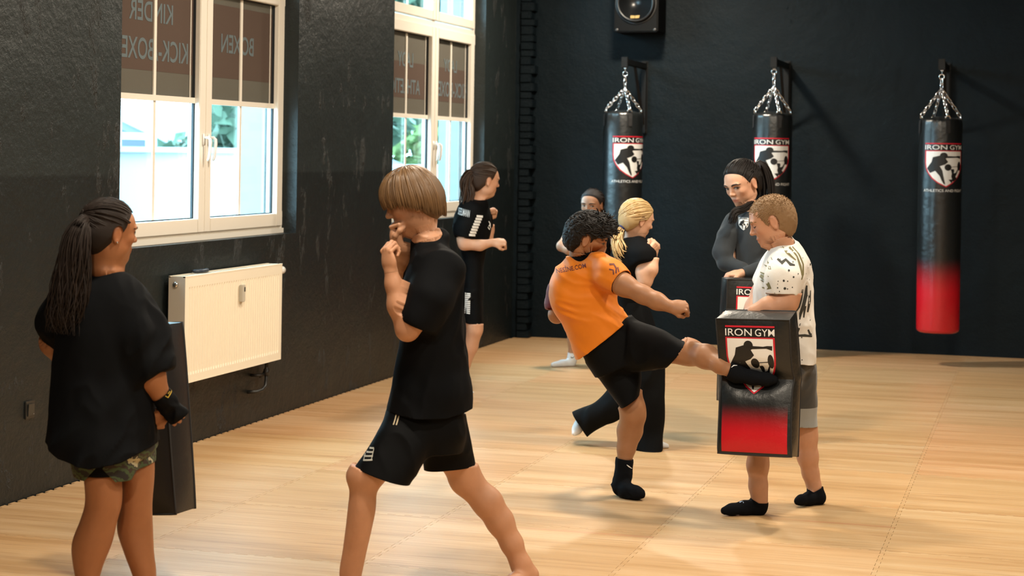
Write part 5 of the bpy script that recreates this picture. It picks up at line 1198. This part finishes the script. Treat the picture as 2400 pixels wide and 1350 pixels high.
# ---------------------------------------------- boy in the orange jersey, kicking
def boy_orange():
    p = Person(1475, 9.02, 'boy in orange football jersey and black shorts kicking the shield', skinmat('olive_skin', (.36, .18, .092)), hairmat('black_short_hair', (.005, .0045, .0045), (.016, .013, .012), .5), .008, .0038)
    tr = p.G('trunk'); p.head(p.L(1378, 561, -.02), p.D(.95, -.04, -.30), p.D(.30, -.05, .95), 112 / p.s, male=True); p.neck(tr, (1362, 628), 25, .02, 30)
    p.pairs(tr, [((1322, 640), (1400, 612), 0, .09), ((1298, 690), (1425, 655), 0, .11), ((1320, 750), (1438, 715), 0, .10), ((1345, 800), (1455, 750), 0, .10), ((1375, 850), (1480, 790), 0, .11)], 2.2, .04)
    st = p.G('legStand', .02); p.chain(st, [(1430, 840, 48, .05), (1462, 905, 40, .03), (1482, 955, 28, .0), (1484, 975, 27, .0), (1476, 1010, 28, .03), (1468, 1050, 20, .02), (1463, 1085, 15, .01), (1461, 1115, 15, .01)], k=.03)
    p.chain(st, [(1460, 1112, 16, .01), (1452, 1138, 16, .01), (1470, 1150, 14, -.04), (1490, 1154, 12, -.07), (1502, 1158, 8, -.09)])
    kk = p.G('legKick', .02); p.chain(kk, [(1470, 800, 50, -.02), (1540, 812, 42, -.16), (1600, 822, 30, -.30), (1618, 826, 29, -.33), (1655, 836, 27, -.44), (1690, 856, 19, -.53), (1712, 868, 15, -.58)], k=.03)
    p.chain(kk, [(1712, 868, 15, -.58), (1728, 877, 15, -.59), (1765, 884, 13, -.62), (1795, 889, 11, -.645), (1812, 890, 8, -.655)])
    a = p.G('armR', .012); p.chain(a, [(1420, 636, 28, -.14), (1462, 668, 25, -.22), (1508, 691, 20, -.28), (1540, 706, 19, -.32), (1568, 718, 14, -.35)], k=.03); p.hand(p.L(1569, 718, -.35), p.D(.95, -.1, .02), p.D(.05, .75, -.6), .165, 'fist', -1)
    a = p.G('armL', .012); p.chain(a, [(1334, 655, 22, .11), (1310, 700, 20, .14), (1305, 738, 18, .14), (1330, 720, 16, .28), (1350, 690, 12, .36)], k=.03); p.hand(p.L(1351, 689, .36), p.D(.6, .2, .7), p.D(.5, .3, -.5), .165, 'fist', 1)
    p.bake()
    us, fs = (-.40, -.26, -.10, -.02, .1, .2, .26, .3, .5), (-.25, -.18, -.08, .10, .20, .30, .42, .62, .95)
    p.scalp(.06, (us, fs), (.0, .02), extra=[((.08, 0, .31), (.40, .32, .22)), ((.22, 0, .36), (.27, .27, .13))], disp=.004)
    H = p.headinfo; paths = []
    while len(paths) < 900:
        d = unit(RNG.normal(size=3)); q = np.array([-.055, 0, .155]) + np.array([.455, .375, .41]) * d
        if q[0] > np.interp(q[2], us, fs) - .03 or q[2] < -.25 or (abs(q[1]) > .2 and math.hypot((q[0] + .035) / .17, (q[2] + .03) / .2) < 1): continue
        tg = unit(np.cross(d, RNG.normal(size=3)) * .45 + np.array([1.0, 0, .12 if q[0] < .15 else .45]) - d * .2) if q[2] > .05 else unit(np.array([-.4, 0, -.8]) + RNG.normal(size=3) * .2); ln = RNG.uniform(.12, .24) if q[2] > .05 else RNG.uniform(.06, .10); c = RNG.uniform(-.6, .6); sd = np.cross(d, tg)
        paths.append(np.array([H['P'](*(q + tg * ln * x + d * (.015 + .045 * math.sin(x * 2.6)) * (1 if q[2] > .05 else .4) + sd * ln * c * x * x * .5)) for x in np.linspace(0, 1, 7)]))
    V, T, S = lockset(paths, .0046, .0022, 5); tmesh('hair_locks', V, T, p.hairm, p.root, True, {'strand': S}); p.face((.008, .006, .006), look=1)
    # jersey
    mo = fabric('orange_jersey', (.66, .185, .008), .55, 900, .12, .1); mr = fabric('dark_red_sleeve', (.11, .004, .005), .6, 900, .12, .1)
    at = None
    g = Group(); p.pairs(g, [((1322, 612), (1392, 590), 0, .06), ((1302, 630), (1420, 605), 0, .11), ((1284, 668), (1438, 640), 0, .135), ((1288, 705), (1440, 678), 0, .135), ((1312, 752), (1450, 712), 0, .13), ((1334, 800), (1466, 740), 0, .135), ((1352, 845), (1496, 775), 0, .14), ((1372, 890), (1520, 815), 0, .14)], 2.4, .04)
    p.chain(g, [(1405, 625, 34, -.08), (1432, 645, 34, -.16), (1470, 672, 30, -.23)], k=.05, cap=((1457, 661, -.21), (1485, 681, -.26)))
    sh, bv = p.cloth('jersey', g, mo, [p.line((1478, 741), (1363, 832), 0, (1380, 700)), p.hole(p.L(1366, 600, .0), (.070, .085, .050))], [(-.0065, (3, 5, 15), 22), (.004, (6, 8, 22), 26)], .007)
    g = Group(); p.chain(g, [(1338, 652, 26, .10), (1314, 682, 26, .13), (1306, 714, 25, .14), (1307, 740, 24, .14)], k=.03, cap=((1306, 721, .14), (1307, 750, .14))); p.cloth('sleeve', g, mr, [], [(.003, (12, 12, 5), 0)], .007)
    g = Group(); Hn = p.neckp; p.chain(g, [(1352, 622, 33, .01), (1366, 600, 29, .0), (1372, 590, 28, -.01)], k=.01); p.cloth('collar', g, M_BLKS, [p.line((1332, 603), (1398, 585), 0, (1352, 640)), p.line((1322, 628), (1396, 612), 0, (1366, 590))], (), .005, .004)
    md = mat('maroon_print', (.10, .012, .008), .6)
    decal('back_lettering', place2d(text2d('NESİNE.COM', .015, 1.0), -.074, .074, -.014, .014), md, p.root, bv, p.L(1338, 627, -.1), (.955, 0, .22), (-.22, 0, .97), (0, 1, 0), .002, .012, 1.0, .4)
    decal('sleeve_print', join2d([stroke2d([(-.03, .01), (-.01, .022), (.01, .012), (.02, -.01)], .008), stroke2d([(-.02, -.012), (.0, -.004), (.012, -.022)], .007), stroke2d([(.014, .02), (.03, .004)], .006)]), md, p.root, bv, p.L(1437, 628, -.2), (.8, 0, -.45), (.45, 0, .8), (0, 1, .1), .002, .012, 1.0, .4)
    # shorts
    g = Group(); p.pairs(g, [((1350, 810), (1478, 730), 0, .12), ((1372, 848), (1505, 770), 0, .13), ((1392, 880), (1520, 830), .0, .13)], 2.4, .04)
    p.pairs(g, [((1372, 845), (1470, 810), .03, .12), ((1400, 880), (1500, 850), .04, .115), ((1428, 920), (1505, 890), .02, .11), ((1450, 952), (1497, 926), .0, .10), ((1470, 985), (1512, 960), .0, .10)], 2.4, .02)
    p.pairs(g, [((1460, 745), (1470, 870), -.03, .115), ((1520, 760), (1515, 868), -.12, .11), ((1560, 775), (1548, 866), -.2, .10), ((1600, 795), (1572, 850), -.27, .095), ((1640, 810), (1610, 865), -.33, .09)], 2.4, .02)
    p.cloth('shorts', g, M_BLKS, [p.only(p.line((1450, 957), (1499, 922), 0, (1440, 860)), g, [1]), p.only(p.line((1604, 794), (1570, 848), -.25, (1520, 810)), g, [2]), p.line((1470, 735), (1352, 826), 0, (1450, 860))], [(.004, (9, 9, 5), 30)], .007)
    # socks
    g = Group(); p.chain(g, [(1465, 1055, 20.5, .01), (1463, 1085, 18, .01), (1461, 1113, 17.8, .01), (1453, 1139, 17.5, .01), (1470, 1151, 15.5, -.04), (1490, 1155, 13.5, -.07), (1503, 1158, 9.5, -.09)], k=.03)
    so, b_ = p.cloth('sock', g, M_SOCKB, [p.arc([(1400, 1070), (1446, 1073), (1484, 1078), (1520, 1082)], 0, False)], [(.0015, (25, 25, 40), 0)], .006, .003); decal('sock_tick', stroke2d([(-.014, .010), (-.004, .002), (.014, -.012)], [.002, .006, .002]), M_WPR, p.root, b_, p.L(1475, 1093, -.02), (1, 0, 0), (0, 0, 1), (0, 1, 0), .002, .01, .6, .2)
    g = Group(); p.chain(g, [(1690, 857, 22, -.53), (1712, 868, 17.5, -.58), (1728, 877, 17.5, -.59), (1765, 885, 15, -.62), (1795, 889, 13, -.645), (1814, 890, 9.5, -.655)], k=.03)
    so, b_ = p.cloth('sock', g, M_SOCKB, [p.line((1712, 846), (1698, 886), -.56, (1760, 885))], [(.0015, (25, 25, 40), 0)], .006, .003); decal('sock_tick', stroke2d([(-.014, -.004), (-.002, .006), (.014, .006)], [.002, .005, .002]), M_WPR, p.root, b_, p.L(1720, 860, -.6), (1, 0, 0), (0, 0, 1), (0, 1, -.2), .002, .01, .8, .3)
boy_orange()

# ---------------------------------------------- blonde girl
def girl_blonde():
    p = Person(1515, 10.51, 'blonde girl in black T-shirt and wide black trousers with one leg swung back', skinmat('pale_skin', (.66, .41, .29)), hairmat('blonde_hair', (.32, .19, .065), (.72, .53, .27), .38), .009, .0044)
    tr = p.G('trunk'); p.head(p.L(1495, 516, 0), p.D(.90, .38, -.22), p.D(.20, 0, .98), 91 / p.s, jaw=.9); p.neck(tr, (1482, 572), 16, .0, 20)
    p.rows(tr, [(565, 1462, 1508, 0, .06), (600, 1448, 1512, 0, .10), (660, 1450, 1495, 0, .09), (710, 1450, 1510, 0, .10), (760, 1455, 1530, 0, .11), (800, 1460, 1540, 0, .11)], k=.04)
    a = p.G('armR', .012); p.chain(a, [(1508, 585, 19, -.10), (1508, 640, 17, -.14), (1512, 660, 15.5, -.15), (1526, 632, 15, -.16), (1535, 600, 11, -.14)], k=.025); p.hand(p.L(1535, 601, -.14), p.D(.05, .0, 1), p.D(-.5, .8, 0), .15, 'loose', 1)
    a = p.G('armL', .012); p.chain(a, [(1470, 585, 18, .12), (1480, 650, 15, .2), (1510, 640, 14, .26), (1530, 600, 10, .24)], k=.025); p.hand(p.L(1530, 600, .24), p.D(.1, 0, 1), p.D(-.5, -.8, 0), .15, 'loose', -1)
    l = p.G('legS', .02); p.chain(l, [(1515, 780, 36, -.02), (1524, 900, 26, -.02), (1524, 1000, 16, -.0), (1522, 1030, 12, .0)], k=.03); p.chain(l, [(1520, 1036, 11, 0), (1540, 1042, 10, .02), (1560, 1046, 6, .04)])
    l = p.G('legK', .02); p.chain(l, [(1500, 790, 34, .05), (1466, 880, 28, .08), (1442, 930, 24, .09), (1400, 965, 18, .12), (1364, 992, 11, .14)], k=.03); p.chain(l, [(1364, 990, 10, .14), (1358, 996, 10, .14), (1353, 1006, 9, .12), (1348, 1015, 6, .10)])
    p.bake(); tie = (-.44, 0, -.02); ln = ((-.42, -.26, -.14, -.04, .1, .2, .28, .36, .5), (-.34, -.22, -.12, .03, .16, .25, .33, .46, .9)); p.scalp(.045, ln, tie=tie); p.slick(tie, 240, .055, .0033, ln)
    p.tail([(1462, 534, -.03, 6), (1456, 540, -.05, 8), (1449, 562, -.07, 13), (1454, 585, -.1, 17), (1464, 597, -.11, 12), (1472, 598, -.11, 4)], 90, .0048, .02, 1.3); p.tie_ring(1458, 536, -.04, 8, (-.7, -.4, -.6), M_TIEB, .006); p.face((.25, .15, .07), closed=True)
    g = Group(); p.rows(g, [(560, 1460, 1506, 0, .06), (574, 1446, 1520, 0, .11), (610, 1432, 1520, 0, .14), (660, 1436, 1496, 0, .125), (700, 1440, 1500, 0, .125), (740, 1444, 1518, 0, .13), (770, 1446, 1528, 0, .13)], 2.3, .05)
    p.chain(g, [(1498, 585, 24, -.07), (1508, 600, 25, -.12), (1514, 640, 23, -.15)], k=.05, cap=((1511, 612, -.13), (1516, 650, -.15))); p.chain(g, [(1468, 585, 22, .1), (1478, 630, 20, .17)], k=.04, cap=((1476, 622, .16), (1482, 650, .2)))
    p.cloth('t_shirt', g, M_BLKT, [p.arc([(1400, 742), (1560, 738)]), p.hole(p.L(1483, 560), (.058, .07, .045))], [(.005, (9, 9, 3), 0)], .008)
    mt = fabric('black_trouser_cloth', (.004, .0048, .0058), .8, 700, .2, 0)
    g = Group(); p.rows(g, [(700, 1442, 1508, 0, .12), (750, 1444, 1530, 0, .13), (800, 1452, 1545, 0, .13)], 2.3, .04)
    p.rows(g, [(780, 1466, 1548, -.02, .12), (864, 1482, 1556, -.02, .115), (920, 1486, 1557, -.02, .11), (980, 1488, 1558, -.01, .11), (1020, 1488, 1554, .0, .115), (1051, 1488, 1552, .0, .125), (1075, 1488, 1552, 0, .13)], 2.4, .03)
    p.pairs(g, [((1455, 800), (1540, 830), .04, .12), ((1440, 880), (1500, 915), .08, .11), ((1425, 918), (1470, 970), .09, .105), ((1398, 938), (1428, 995), .11, .10), ((1360, 958), (1388, 1014), .13, .10), ((1325, 975), (1358, 1032), .15, .10)], 2.4, .03)
    p.cloth('trousers', g, mt, [p.arc([(1420, 1052), (1480, 1054), (1540, 1053), (1580, 1044)]), p.line((1341, 967), (1374, 1020), .13, (1440, 950)), p.arc([(1420, 708), (1540, 704)], 0, False)], [(.007, (8, 8, 3), 10)], .008)
    for g0, ct in (([(1520, 1020, 13, 0), (1520, 1037, 12.5, 0), (1540, 1042, 11, .02), (1561, 1046, 7.5, .04)], p.arc([(1480, 1026), (1600, 1026)], 0, False)), ([(1376, 980, 12, .14), (1363, 991, 12, .14), (1357, 998, 11.5, .14), (1352, 1007, 10.5, .12), (1347, 1015, 7, .10)], p.line((1362, 968), (1386, 996), .14, (1350, 1010)))):
        g = Group(); p.chain(g, g0); p.cloth('sock', g, M_SOCKW, [ct], (), .006, .003)
girl_blonde()

# ---------------------------------------------- woman in the dark sweatshirt
def woman():
    p = Person(1750, 11.07, 'woman with dark ponytail in charcoal sweatshirt resting a hand on a shield', skinmat('light_skin', (.62, .37, .26)), hairmat('near_black_hair', (.005, .0045, .0045), (.018, .014, .013)), .009, .0042)
    tr = p.G('trunk'); p.head(p.L(1739, 432, 0), p.D(-.72, -.62, -.34), p.D(-.30, -.12, .95), 106 / p.s, jaw=.9, nose=.98); p.neck(tr, (1766, 502), 18, .02, 22)
    p.rows(tr, [(500, 1735, 1792, 0, .06), (530, 1712, 1808, 0, .10), (600, 1712, 1808, 0, .11), (680, 1715, 1800, 0, .10), (740, 1712, 1805, 0, .12), (780, 1715, 1802, 0, .12)], k=.04)
    a = p.G('armR', .012); p.chain(a, [(1708, 525, 22, .0), (1694, 590, 18, -.03), (1698, 616, 15, -.05), (1735, 630, 13, -.12), (1760, 640, 10, -.14)], k=.025); p.hand(p.L(1760, 640, -.14), p.D(.9, -.2, -.15), p.D(0, 0, -1), .17, 'relaxed', 1)
    a = p.G('armL', .012); p.chain(a, [(1806, 525, 22, .0), (1815, 595, 18, -.06), (1806, 622, 15, -.12), (1770, 634, 12, -.22), (1738, 640, 9.5, -.26)], k=.025); p.hand(p.L(1737, 640, -.26), p.D(-.88, -.15, -.12), p.D(-.1, .1, -1), .175, 'grip', 1)
    for n, x0, x1, dz in (('legR', 1730, 1722, -.05), ('legL', 1788, 1796, .05)):
        l = p.G(n, .02); p.chain(l, [(x0, 770, 34, dz), (x1, 880, 24, dz), (x1 - 2, 985, 13, dz), (x1 - 3, 1005, 11, dz)], k=.03); p.chain(l, [(x1 - 3, 1004, 11, dz), (x1 - 8, 1011, 10, dz - .02), (x1 - 28, 1014, 7.5, dz - .06)])
    p.bake(); tie = (-.40, 0, .36); p.scalp(.04, tie=tie); p.slick(tie, 190, .05, .0034)
    p.tail([(1772, 392, .08, 8), (1782, 390, .10, 14), (1792, 420, .12, 20), (1792, 470, .12, 22), (1790, 520, .12, 20), (1784, 570, .12, 10)], 90, .0055, .012, 1.2); p.tie_ring(1776, 391, .09, 9, (.8, .4, .1), M_TIEK, .006)
    p.tail([(1772, 470, .0, 6), (1745, 489, -.10, 8), (1724, 497, -.14, 9), (1716, 513, -.15, 9), (1711, 530, -.15, 4)], 50, .005, .008, 1.0, name='hair_lock')
    p.face((.012, .008, .007), look=-1)
    mg = fabric('charcoal_sweatshirt', (.026, .031, .036), .9, 600, .25, .08)
    g = Group(); p.rows(g, [(490, 1742, 1792, 0, .07), (508, 1722, 1802, 0, .11), (540, 1718, 1806, 0, .135), (600, 1720, 1804, 0, .14), (660, 1716, 1804, 0, .14), (720, 1710, 1808, 0, .15), (770, 1706, 1810, 0, .15)], 2.3, .05); p.chain(g, [(1768, 500, 26, .01), (1762, 488, 24, .0)], k=.03)
    p.chain(g, [(1722, 520, 23, .0), (1706, 555, 22, -.04), (1695, 592, 21, -.08), (1700, 616, 19, -.10), (1738, 630, 15.5, -.16), (1762, 640, 13, -.17)], k=.012, cap=((1754, 638, -.14), (1775, 643, -.16))); p.chain(g, [(1804, 522, 24, .0), (1814, 590, 22, -.05), (1808, 622, 20, -.12), (1775, 634, 16.5, -.21), (1738, 641, 13.5, -.26)], k=.03, cap=((1741, 640, -.26), (1715, 645, -.28)))
    sh, bv = p.cloth('sweatshirt', g, mg, [p.arc([(1660, 740), (1860, 740)]), p.hole(p.L(1758, 484, -.02), (.060, .07, .05))], [(.006, (8, 8, 6), 20)], .008)
    s_ = .058
    for k, art in LOGO.items():
        if k in ('sub',): continue
        decal('chest_' + LNAME.get(k, 'logo_figure'), scale_art(art, s_, -s_ / 2, s_ * .65), {'bar': mat('slate_print', (.2, .26, .32), .6), 'red': M_WPR}.get(k, LOGO_M.get(k, M_KPR)), p.root, bv, p.L(1743, 524, -.12), (1, 0, -.05), (.05, 0, 1), (0, 1, 0), LOFF.get(k, .003) + .001, .012, 1.0, .4)
    g = Group(); p.rows(g, [(710, 1708, 1808, 0, .14), (780, 1706, 1810, 0, .14)], 2.3, .03)
    for x0, x1, dz in ((1732, 1723, -.05), (1786, 1797, .05)): p.chain(g, [(x0, 770, 38, dz), (x1, 880, 31, dz), (x1 - 2, 990, 24, dz), (x1 - 2, 1030, 23, dz)], k=.03)
    p.cloth('trousers', g, M_BLKT, [p.arc([(1650, 1002), (1850, 1002)])], [(.005, (8, 8, 3), 0)], .009)
    for x1, dz in ((1722, -.05), (1796, .05)):
        g = Group(); p.chain(g, [(x1 - 3, 990, 12.5, dz), (x1 - 3, 1004, 12.5, dz), (x1 - 8, 1010, 11.5, dz - .02), (x1 - 30, 1013, 9, dz - .06)]); p.cloth('sock', g, M_SOCKW, [p.arc([(1600, 992), (1900, 992)], dz, False)], (), .006, .003)
woman()

# ---------------------------------------------- boy in the white splatter T-shirt holding the shield
def boy_white():
    p = Person(1800, 8.75, 'boy with cropped fair hair in white splatter print T-shirt holding the struck shield', skinmat('fair_skin_c', (.60, .335, .22)), hairmat('cropped_fair_hair', (.16, .085, .035), (.36, .22, .105), .7), .0075, .0036)
    tr = p.G('trunk'); p.head(p.L(1808, 520, 0), p.D(-.93, .12, -.32), p.D(-.30, .05, .95), 124 / p.s, male=True); p.neck(tr, (1842, 588), 28, .0, 33)
    p.rows(tr, [(590, 1812, 1862, 0, .07), (640, 1796, 1885, 0, .13), (700, 1790, 1892, 0, .13), (780, 1790, 1895, 0, .12), (850, 1795, 1896, 0, .13), (900, 1800, 1895, 0, .12)], k=.04)
    l = p.G('legBack', .02); p.chain(l, [(1865, 880, 46, .10), (1878, 940, 38, .14), (1888, 1000, 25, .14), (1891, 1025, 23, .14), (1893, 1070, 23, .15), (1900, 1110, 18, .16), (1908, 1140, 15, .16), (1911, 1155, 14, .16)], k=.03); p.chain(l, [(1911, 1156, 15, .16), (1916, 1166, 15, .16), (1895, 1168, 13, .12), (1878, 1172, 10, .08), (1870, 1174, 7, .07)])
    l = p.G('legFront', .02); p.chain(l, [(1820, 880, 46, -.06), (1795, 970, 36, -.12), (1780, 1040, 25, -.12), (1776, 1090, 24, -.12), (1777, 1140, 20, -.12), (1780, 1165, 16, -.12), (1780, 1180, 16, -.12)], k=.03); p.chain(l, [(1780, 1178, 16, -.12), (1777, 1190, 16, -.12), (1745, 1190, 14, -.14), (1715, 1194, 11, -.16), (1700, 1197, 8, -.17)])
    a = p.G('armN', .012); p.chain(a, [(1842, 625, 34, -.15), (1846, 680, 31, -.19), (1842, 708, 27, -.20), (1800, 722, 24, -.22), (1768, 734, 17, -.22), (1748, 742, 14, -.20)], k=.03); p.hand(p.L(1748, 742, -.20), p.D(-.75, .30, -.5), p.D(-.2, -.9, .2), .155, 'grip', 1)
    a = p.G('armF', .012); p.chain(a, [(1820, 630, 32, .16), (1790, 690, 28, .18), (1770, 720, 22, .14), (1750, 760, 15, .02), (1742, 790, 13, -.05)], k=.03); p.hand(p.L(1741, 792, -.06), p.D(-.3, -.3, -.85), p.D(-.3, -.9, 0), .155, 'grip', -1)
    p.bake(); us, fs = (-.40, -.30, -.12, -.03, .1, .2, .27, .33, .5), (-.24, -.20, -.07, .10, .17, .24, .34, .50, .95); p.scalp(.016, (us, fs), disp=.0012, taper=0)
    H = p.headinfo; paths = []
    while len(paths) < 1500:
        d = unit(RNG.normal(size=3)); q = np.array([-.055, 0, .125]) + np.array([.428, .343, .38]) * d
        if q[0] > np.interp(q[2], us, fs) + .005 or q[2] < -.24: continue
        tg = unit(d * .9 + np.array([.5, 0, -.3]) + RNG.normal(size=3) * .15); paths.append(np.array([H['P'](*(q + tg * .026 * x)) for x in np.linspace(0, 1, 3)]))
    V, T, S = lockset(paths, .0019, .0013, 4); tmesh('hair_stubble', V, T, p.hairm, p.root, True, {'strand': S}); p.face((.20, .11, .05), closed=True)
    mw = fabric('white_cotton', (.74, .73, .70), .85, 800, .2, .1)
    g = Group(); p.rows(g, [(572, 1812, 1866, 0, .075), (590, 1797, 1880, 0, .12), (620, 1786, 1892, 0, .16), (680, 1772, 1901, 0, .165), (740, 1773, 1902, 0, .16), (795, 1782, 1907, 0, .16), (850, 1790, 1905, 0, .165), (900, 1795, 1905, 0, .165)], 2.4, .05); p.chain(g, [(1838, 586, 32, 0), (1832, 572, 29, 0)], k=.03)
    p.chain(g, [(1840, 622, 40, -.12), (1836, 655, 40, -.18), (1833, 700, 37, -.20)], k=.04, cap=((1833, 689, -.20), (1833, 730, -.20))); p.chain(g, [(1815, 630, 38, .13), (1795, 680, 34, .18)], k=.04, cap=((1798, 675, .18), (1780, 710, .18)))
    sh, bv = p.cloth('t_shirt', g, mw, [p.arc([(1740, 836), (1800, 842), (1870, 846), (1904, 851), (1940, 848)]), p.hole(p.L(1831, 568, -.01), (.066, .075, .048))], [(.005, (8, 8, 4), 10), (.0025, (15, 15, 8), -30)], .007)
    mk = mat('charcoal_paint_print', (.030, .032, .028), .8); mo = mat('olive_paint_print', (.17, .15, .06), .8)
    def ink(nm, m, pts, wd):
        q = [(x_ / p.s, -y_ / p.s) for x_, y_ in pts]; ww = [v / p.s for v in wd] if isinstance(wd, list) else wd / p.s
        decal(nm, stroke2d(q, ww), m, p.root, bv, p.L(1840, 700, -.12), (1, 0, 0), (0, 0, 1), (0, 1, 0), .0018, .012, 1.0, .4)
    Q = lambda *a: [(x - 1840, y - 700) for x, y in a]
    ink('brush_stroke', mk, Q((1816, 606), (1824, 614), (1834, 607), (1843, 617), (1854, 619)), [5, 8, 6, 7, 3]); ink('brush_stroke', mo, Q((1830, 577), (1838, 590), (1848, 600), (1858, 608)), [5, 6, 4, 2]); ink('brush_stroke', mo, Q((1846, 572), (1852, 585), (1862, 600), (1868, 622), (1871, 642)), [4, 6, 3, 6, 4]); ink('brush_stroke', mo, Q((1858, 580), (1868, 596), (1876, 618), (1874, 640), (1869, 652)), [3, 4, 4, 5, 3])
    ink('brush_stroke', mo, Q((1801, 594), (1803, 610)), 6); ink('brush_stroke', mo, Q((1796, 612), (1797, 630)), 5); ink('brush_stroke', mo, Q((1785, 634), (1791, 646), (1782, 652), (1792, 662), (1796, 672), (1788, 676)), [4, 6, 5, 7, 7, 3]); ink('brush_stroke', mk, Q((1802, 578), (1812, 582), (1818, 578)), [3, 6, 3])
    ink('brush_stroke', mk, Q((1877, 676), (1872, 698), (1866, 715), (1858, 728), (1846, 736)), [8, 10, 12, 10, 4]); ink('brush_stroke', mk, Q((1888, 668), (1886, 690), (1880, 712), (1874, 732), (1872, 746)), [4, 9, 9, 7, 3]); ink('brush_stroke', mk, Q((1898, 680), (1896, 705), (1892, 730)), [6, 9, 4]); ink('brush_stroke', mk, Q((1884, 715), (1882, 742)), [7, 3]); ink('brush_stroke', mk, Q((1860, 764), (1868, 768), (1866, 780)), [5, 10, 3]); ink('brush_stroke', mk, Q((1862, 783), (1885, 783), (1904, 786)), [4, 6, 4]); ink('brush_stroke', mk, Q((1893, 770), (1898, 780), (1903, 782)), [4, 5, 3]); ink('brush_stroke', mk, Q((1868, 795), (1866, 812)), [4, 2])
    for i in range(46):
        x_, y_ = RNG.uniform(1785, 1900), RNG.uniform(585, 840); r_ = RNG.choice([.8, 1.0, 1.4, 2.4], p=[.4, .3, .2, .1])
        decal('paint_dot', disc2d((x_ - 1840) / p.s, -(y_ - 700) / p.s, r_ / p.s, r_ / p.s * 1.1, 8), mk, p.root, bv, p.L(1840, 700, -.12), (1, 0, 0), (0, 0, 1), (0, 1, 0), .0018, 0, 1.0, .4)
    for x_, y_, r_ in ((1828, 671, 3), (1848, 645, 2.2), (1812, 670, 1.6), (1834, 672, 1.4), (1860, 638, 1.4), (1816, 678, 1.2)): decal('paint_dot', disc2d((x_ - 1840) / p.s, -(y_ - 700) / p.s, r_ / p.s, r_ / p.s, 10), mk, p.root, bv, p.L(1840, 700, -.12), (1, 0, 0), (0, 0, 1), (0, 1, 0), .0018, 0, 1.0, .4)
    ms = fabric('grey_sports_cloth', (.10, .105, .11), .75, 800, .2, .15); mh = mat('pale_grey_hem', (.33, .35, .37), .8)
    g = Group(); p.rows(g, [(820, 1792, 1900, 0, .14), (870, 1790, 1898, 0, .145)], 2.3, .04); p.chain(g, [(1858, 870, 54, .06), (1868, 940, 46, .12), (1877, 1010, 40, .14)], k=.03); p.chain(g, [(1830, 870, 54, -.05), (1806, 960, 48, -.10), (1794, 1020, 42, -.12)], k=.03)
    hem = lambda P: np.where(P[:, 1] > .02, p.arc([(1820, 994), (1920, 998)], .14)(P), p.arc([(1720, 990), (1850, 994)], -.12)(P)); LK(ms, mixc(ms, mathn(ms, 'LESS_THAN', (lambda n: n.outputs[2])((lambda n: (LK(ms, objmap(ms), n.inputs[0]), n)[1])(N(ms, 'ShaderNodeSeparateXYZ'))), p.L(1885, 950, .14)[2]), (.05, .053, .056), (.30, .33, .35)), bs(ms).inputs['Base Color'])
    p.cloth('shorts', g, ms, [hem], [(.004, (9, 9, 4), 0)], .0075)
    for g0, ct, tk in (([(1910, 1140, 19, .16), (1911, 1155, 17.5, .16), (1917, 1166, 17, .16), (1895, 1169, 14.5, .12), (1878, 1172, 11.5, .08), (1869, 1175, 8.5, .07)], p.arc([(1860, 1160), (1884, 1141), (1905, 1152), (1926, 1143), (1945, 1140)], .14, False), None), ([(1780, 1164, 20, -.12), (1780, 1178, 18.5, -.12), (1778, 1190, 18, -.12), (1745, 1190, 15.8, -.14), (1715, 1194, 12.8, -.16), (1698, 1197, 9.5, -.17)], p.arc([(1680, 1180), (1748, 1160), (1775, 1176), (1800, 1178), (1820, 1178)], -.12, False), 1)):
        g = Group(); p.chain(g, g0); so, b_ = p.cloth('sock', g, M_SOCKB, [ct], (), .006, .003)
        if tk: decal('sock_tick', join2d([stroke2d([(-.012, -.006), (.012, .007)], .004), stroke2d([(-.002, .008), (.006, -.008)], .003)]), mat('sock_blue', (.3, .4, .6), .7), p.root, b_, p.L(1739, 1174, -.15), (1, 0, 0), (0, 0, 1), (0, 1, -.1), .002, .01, .8, .3)
boy_white()
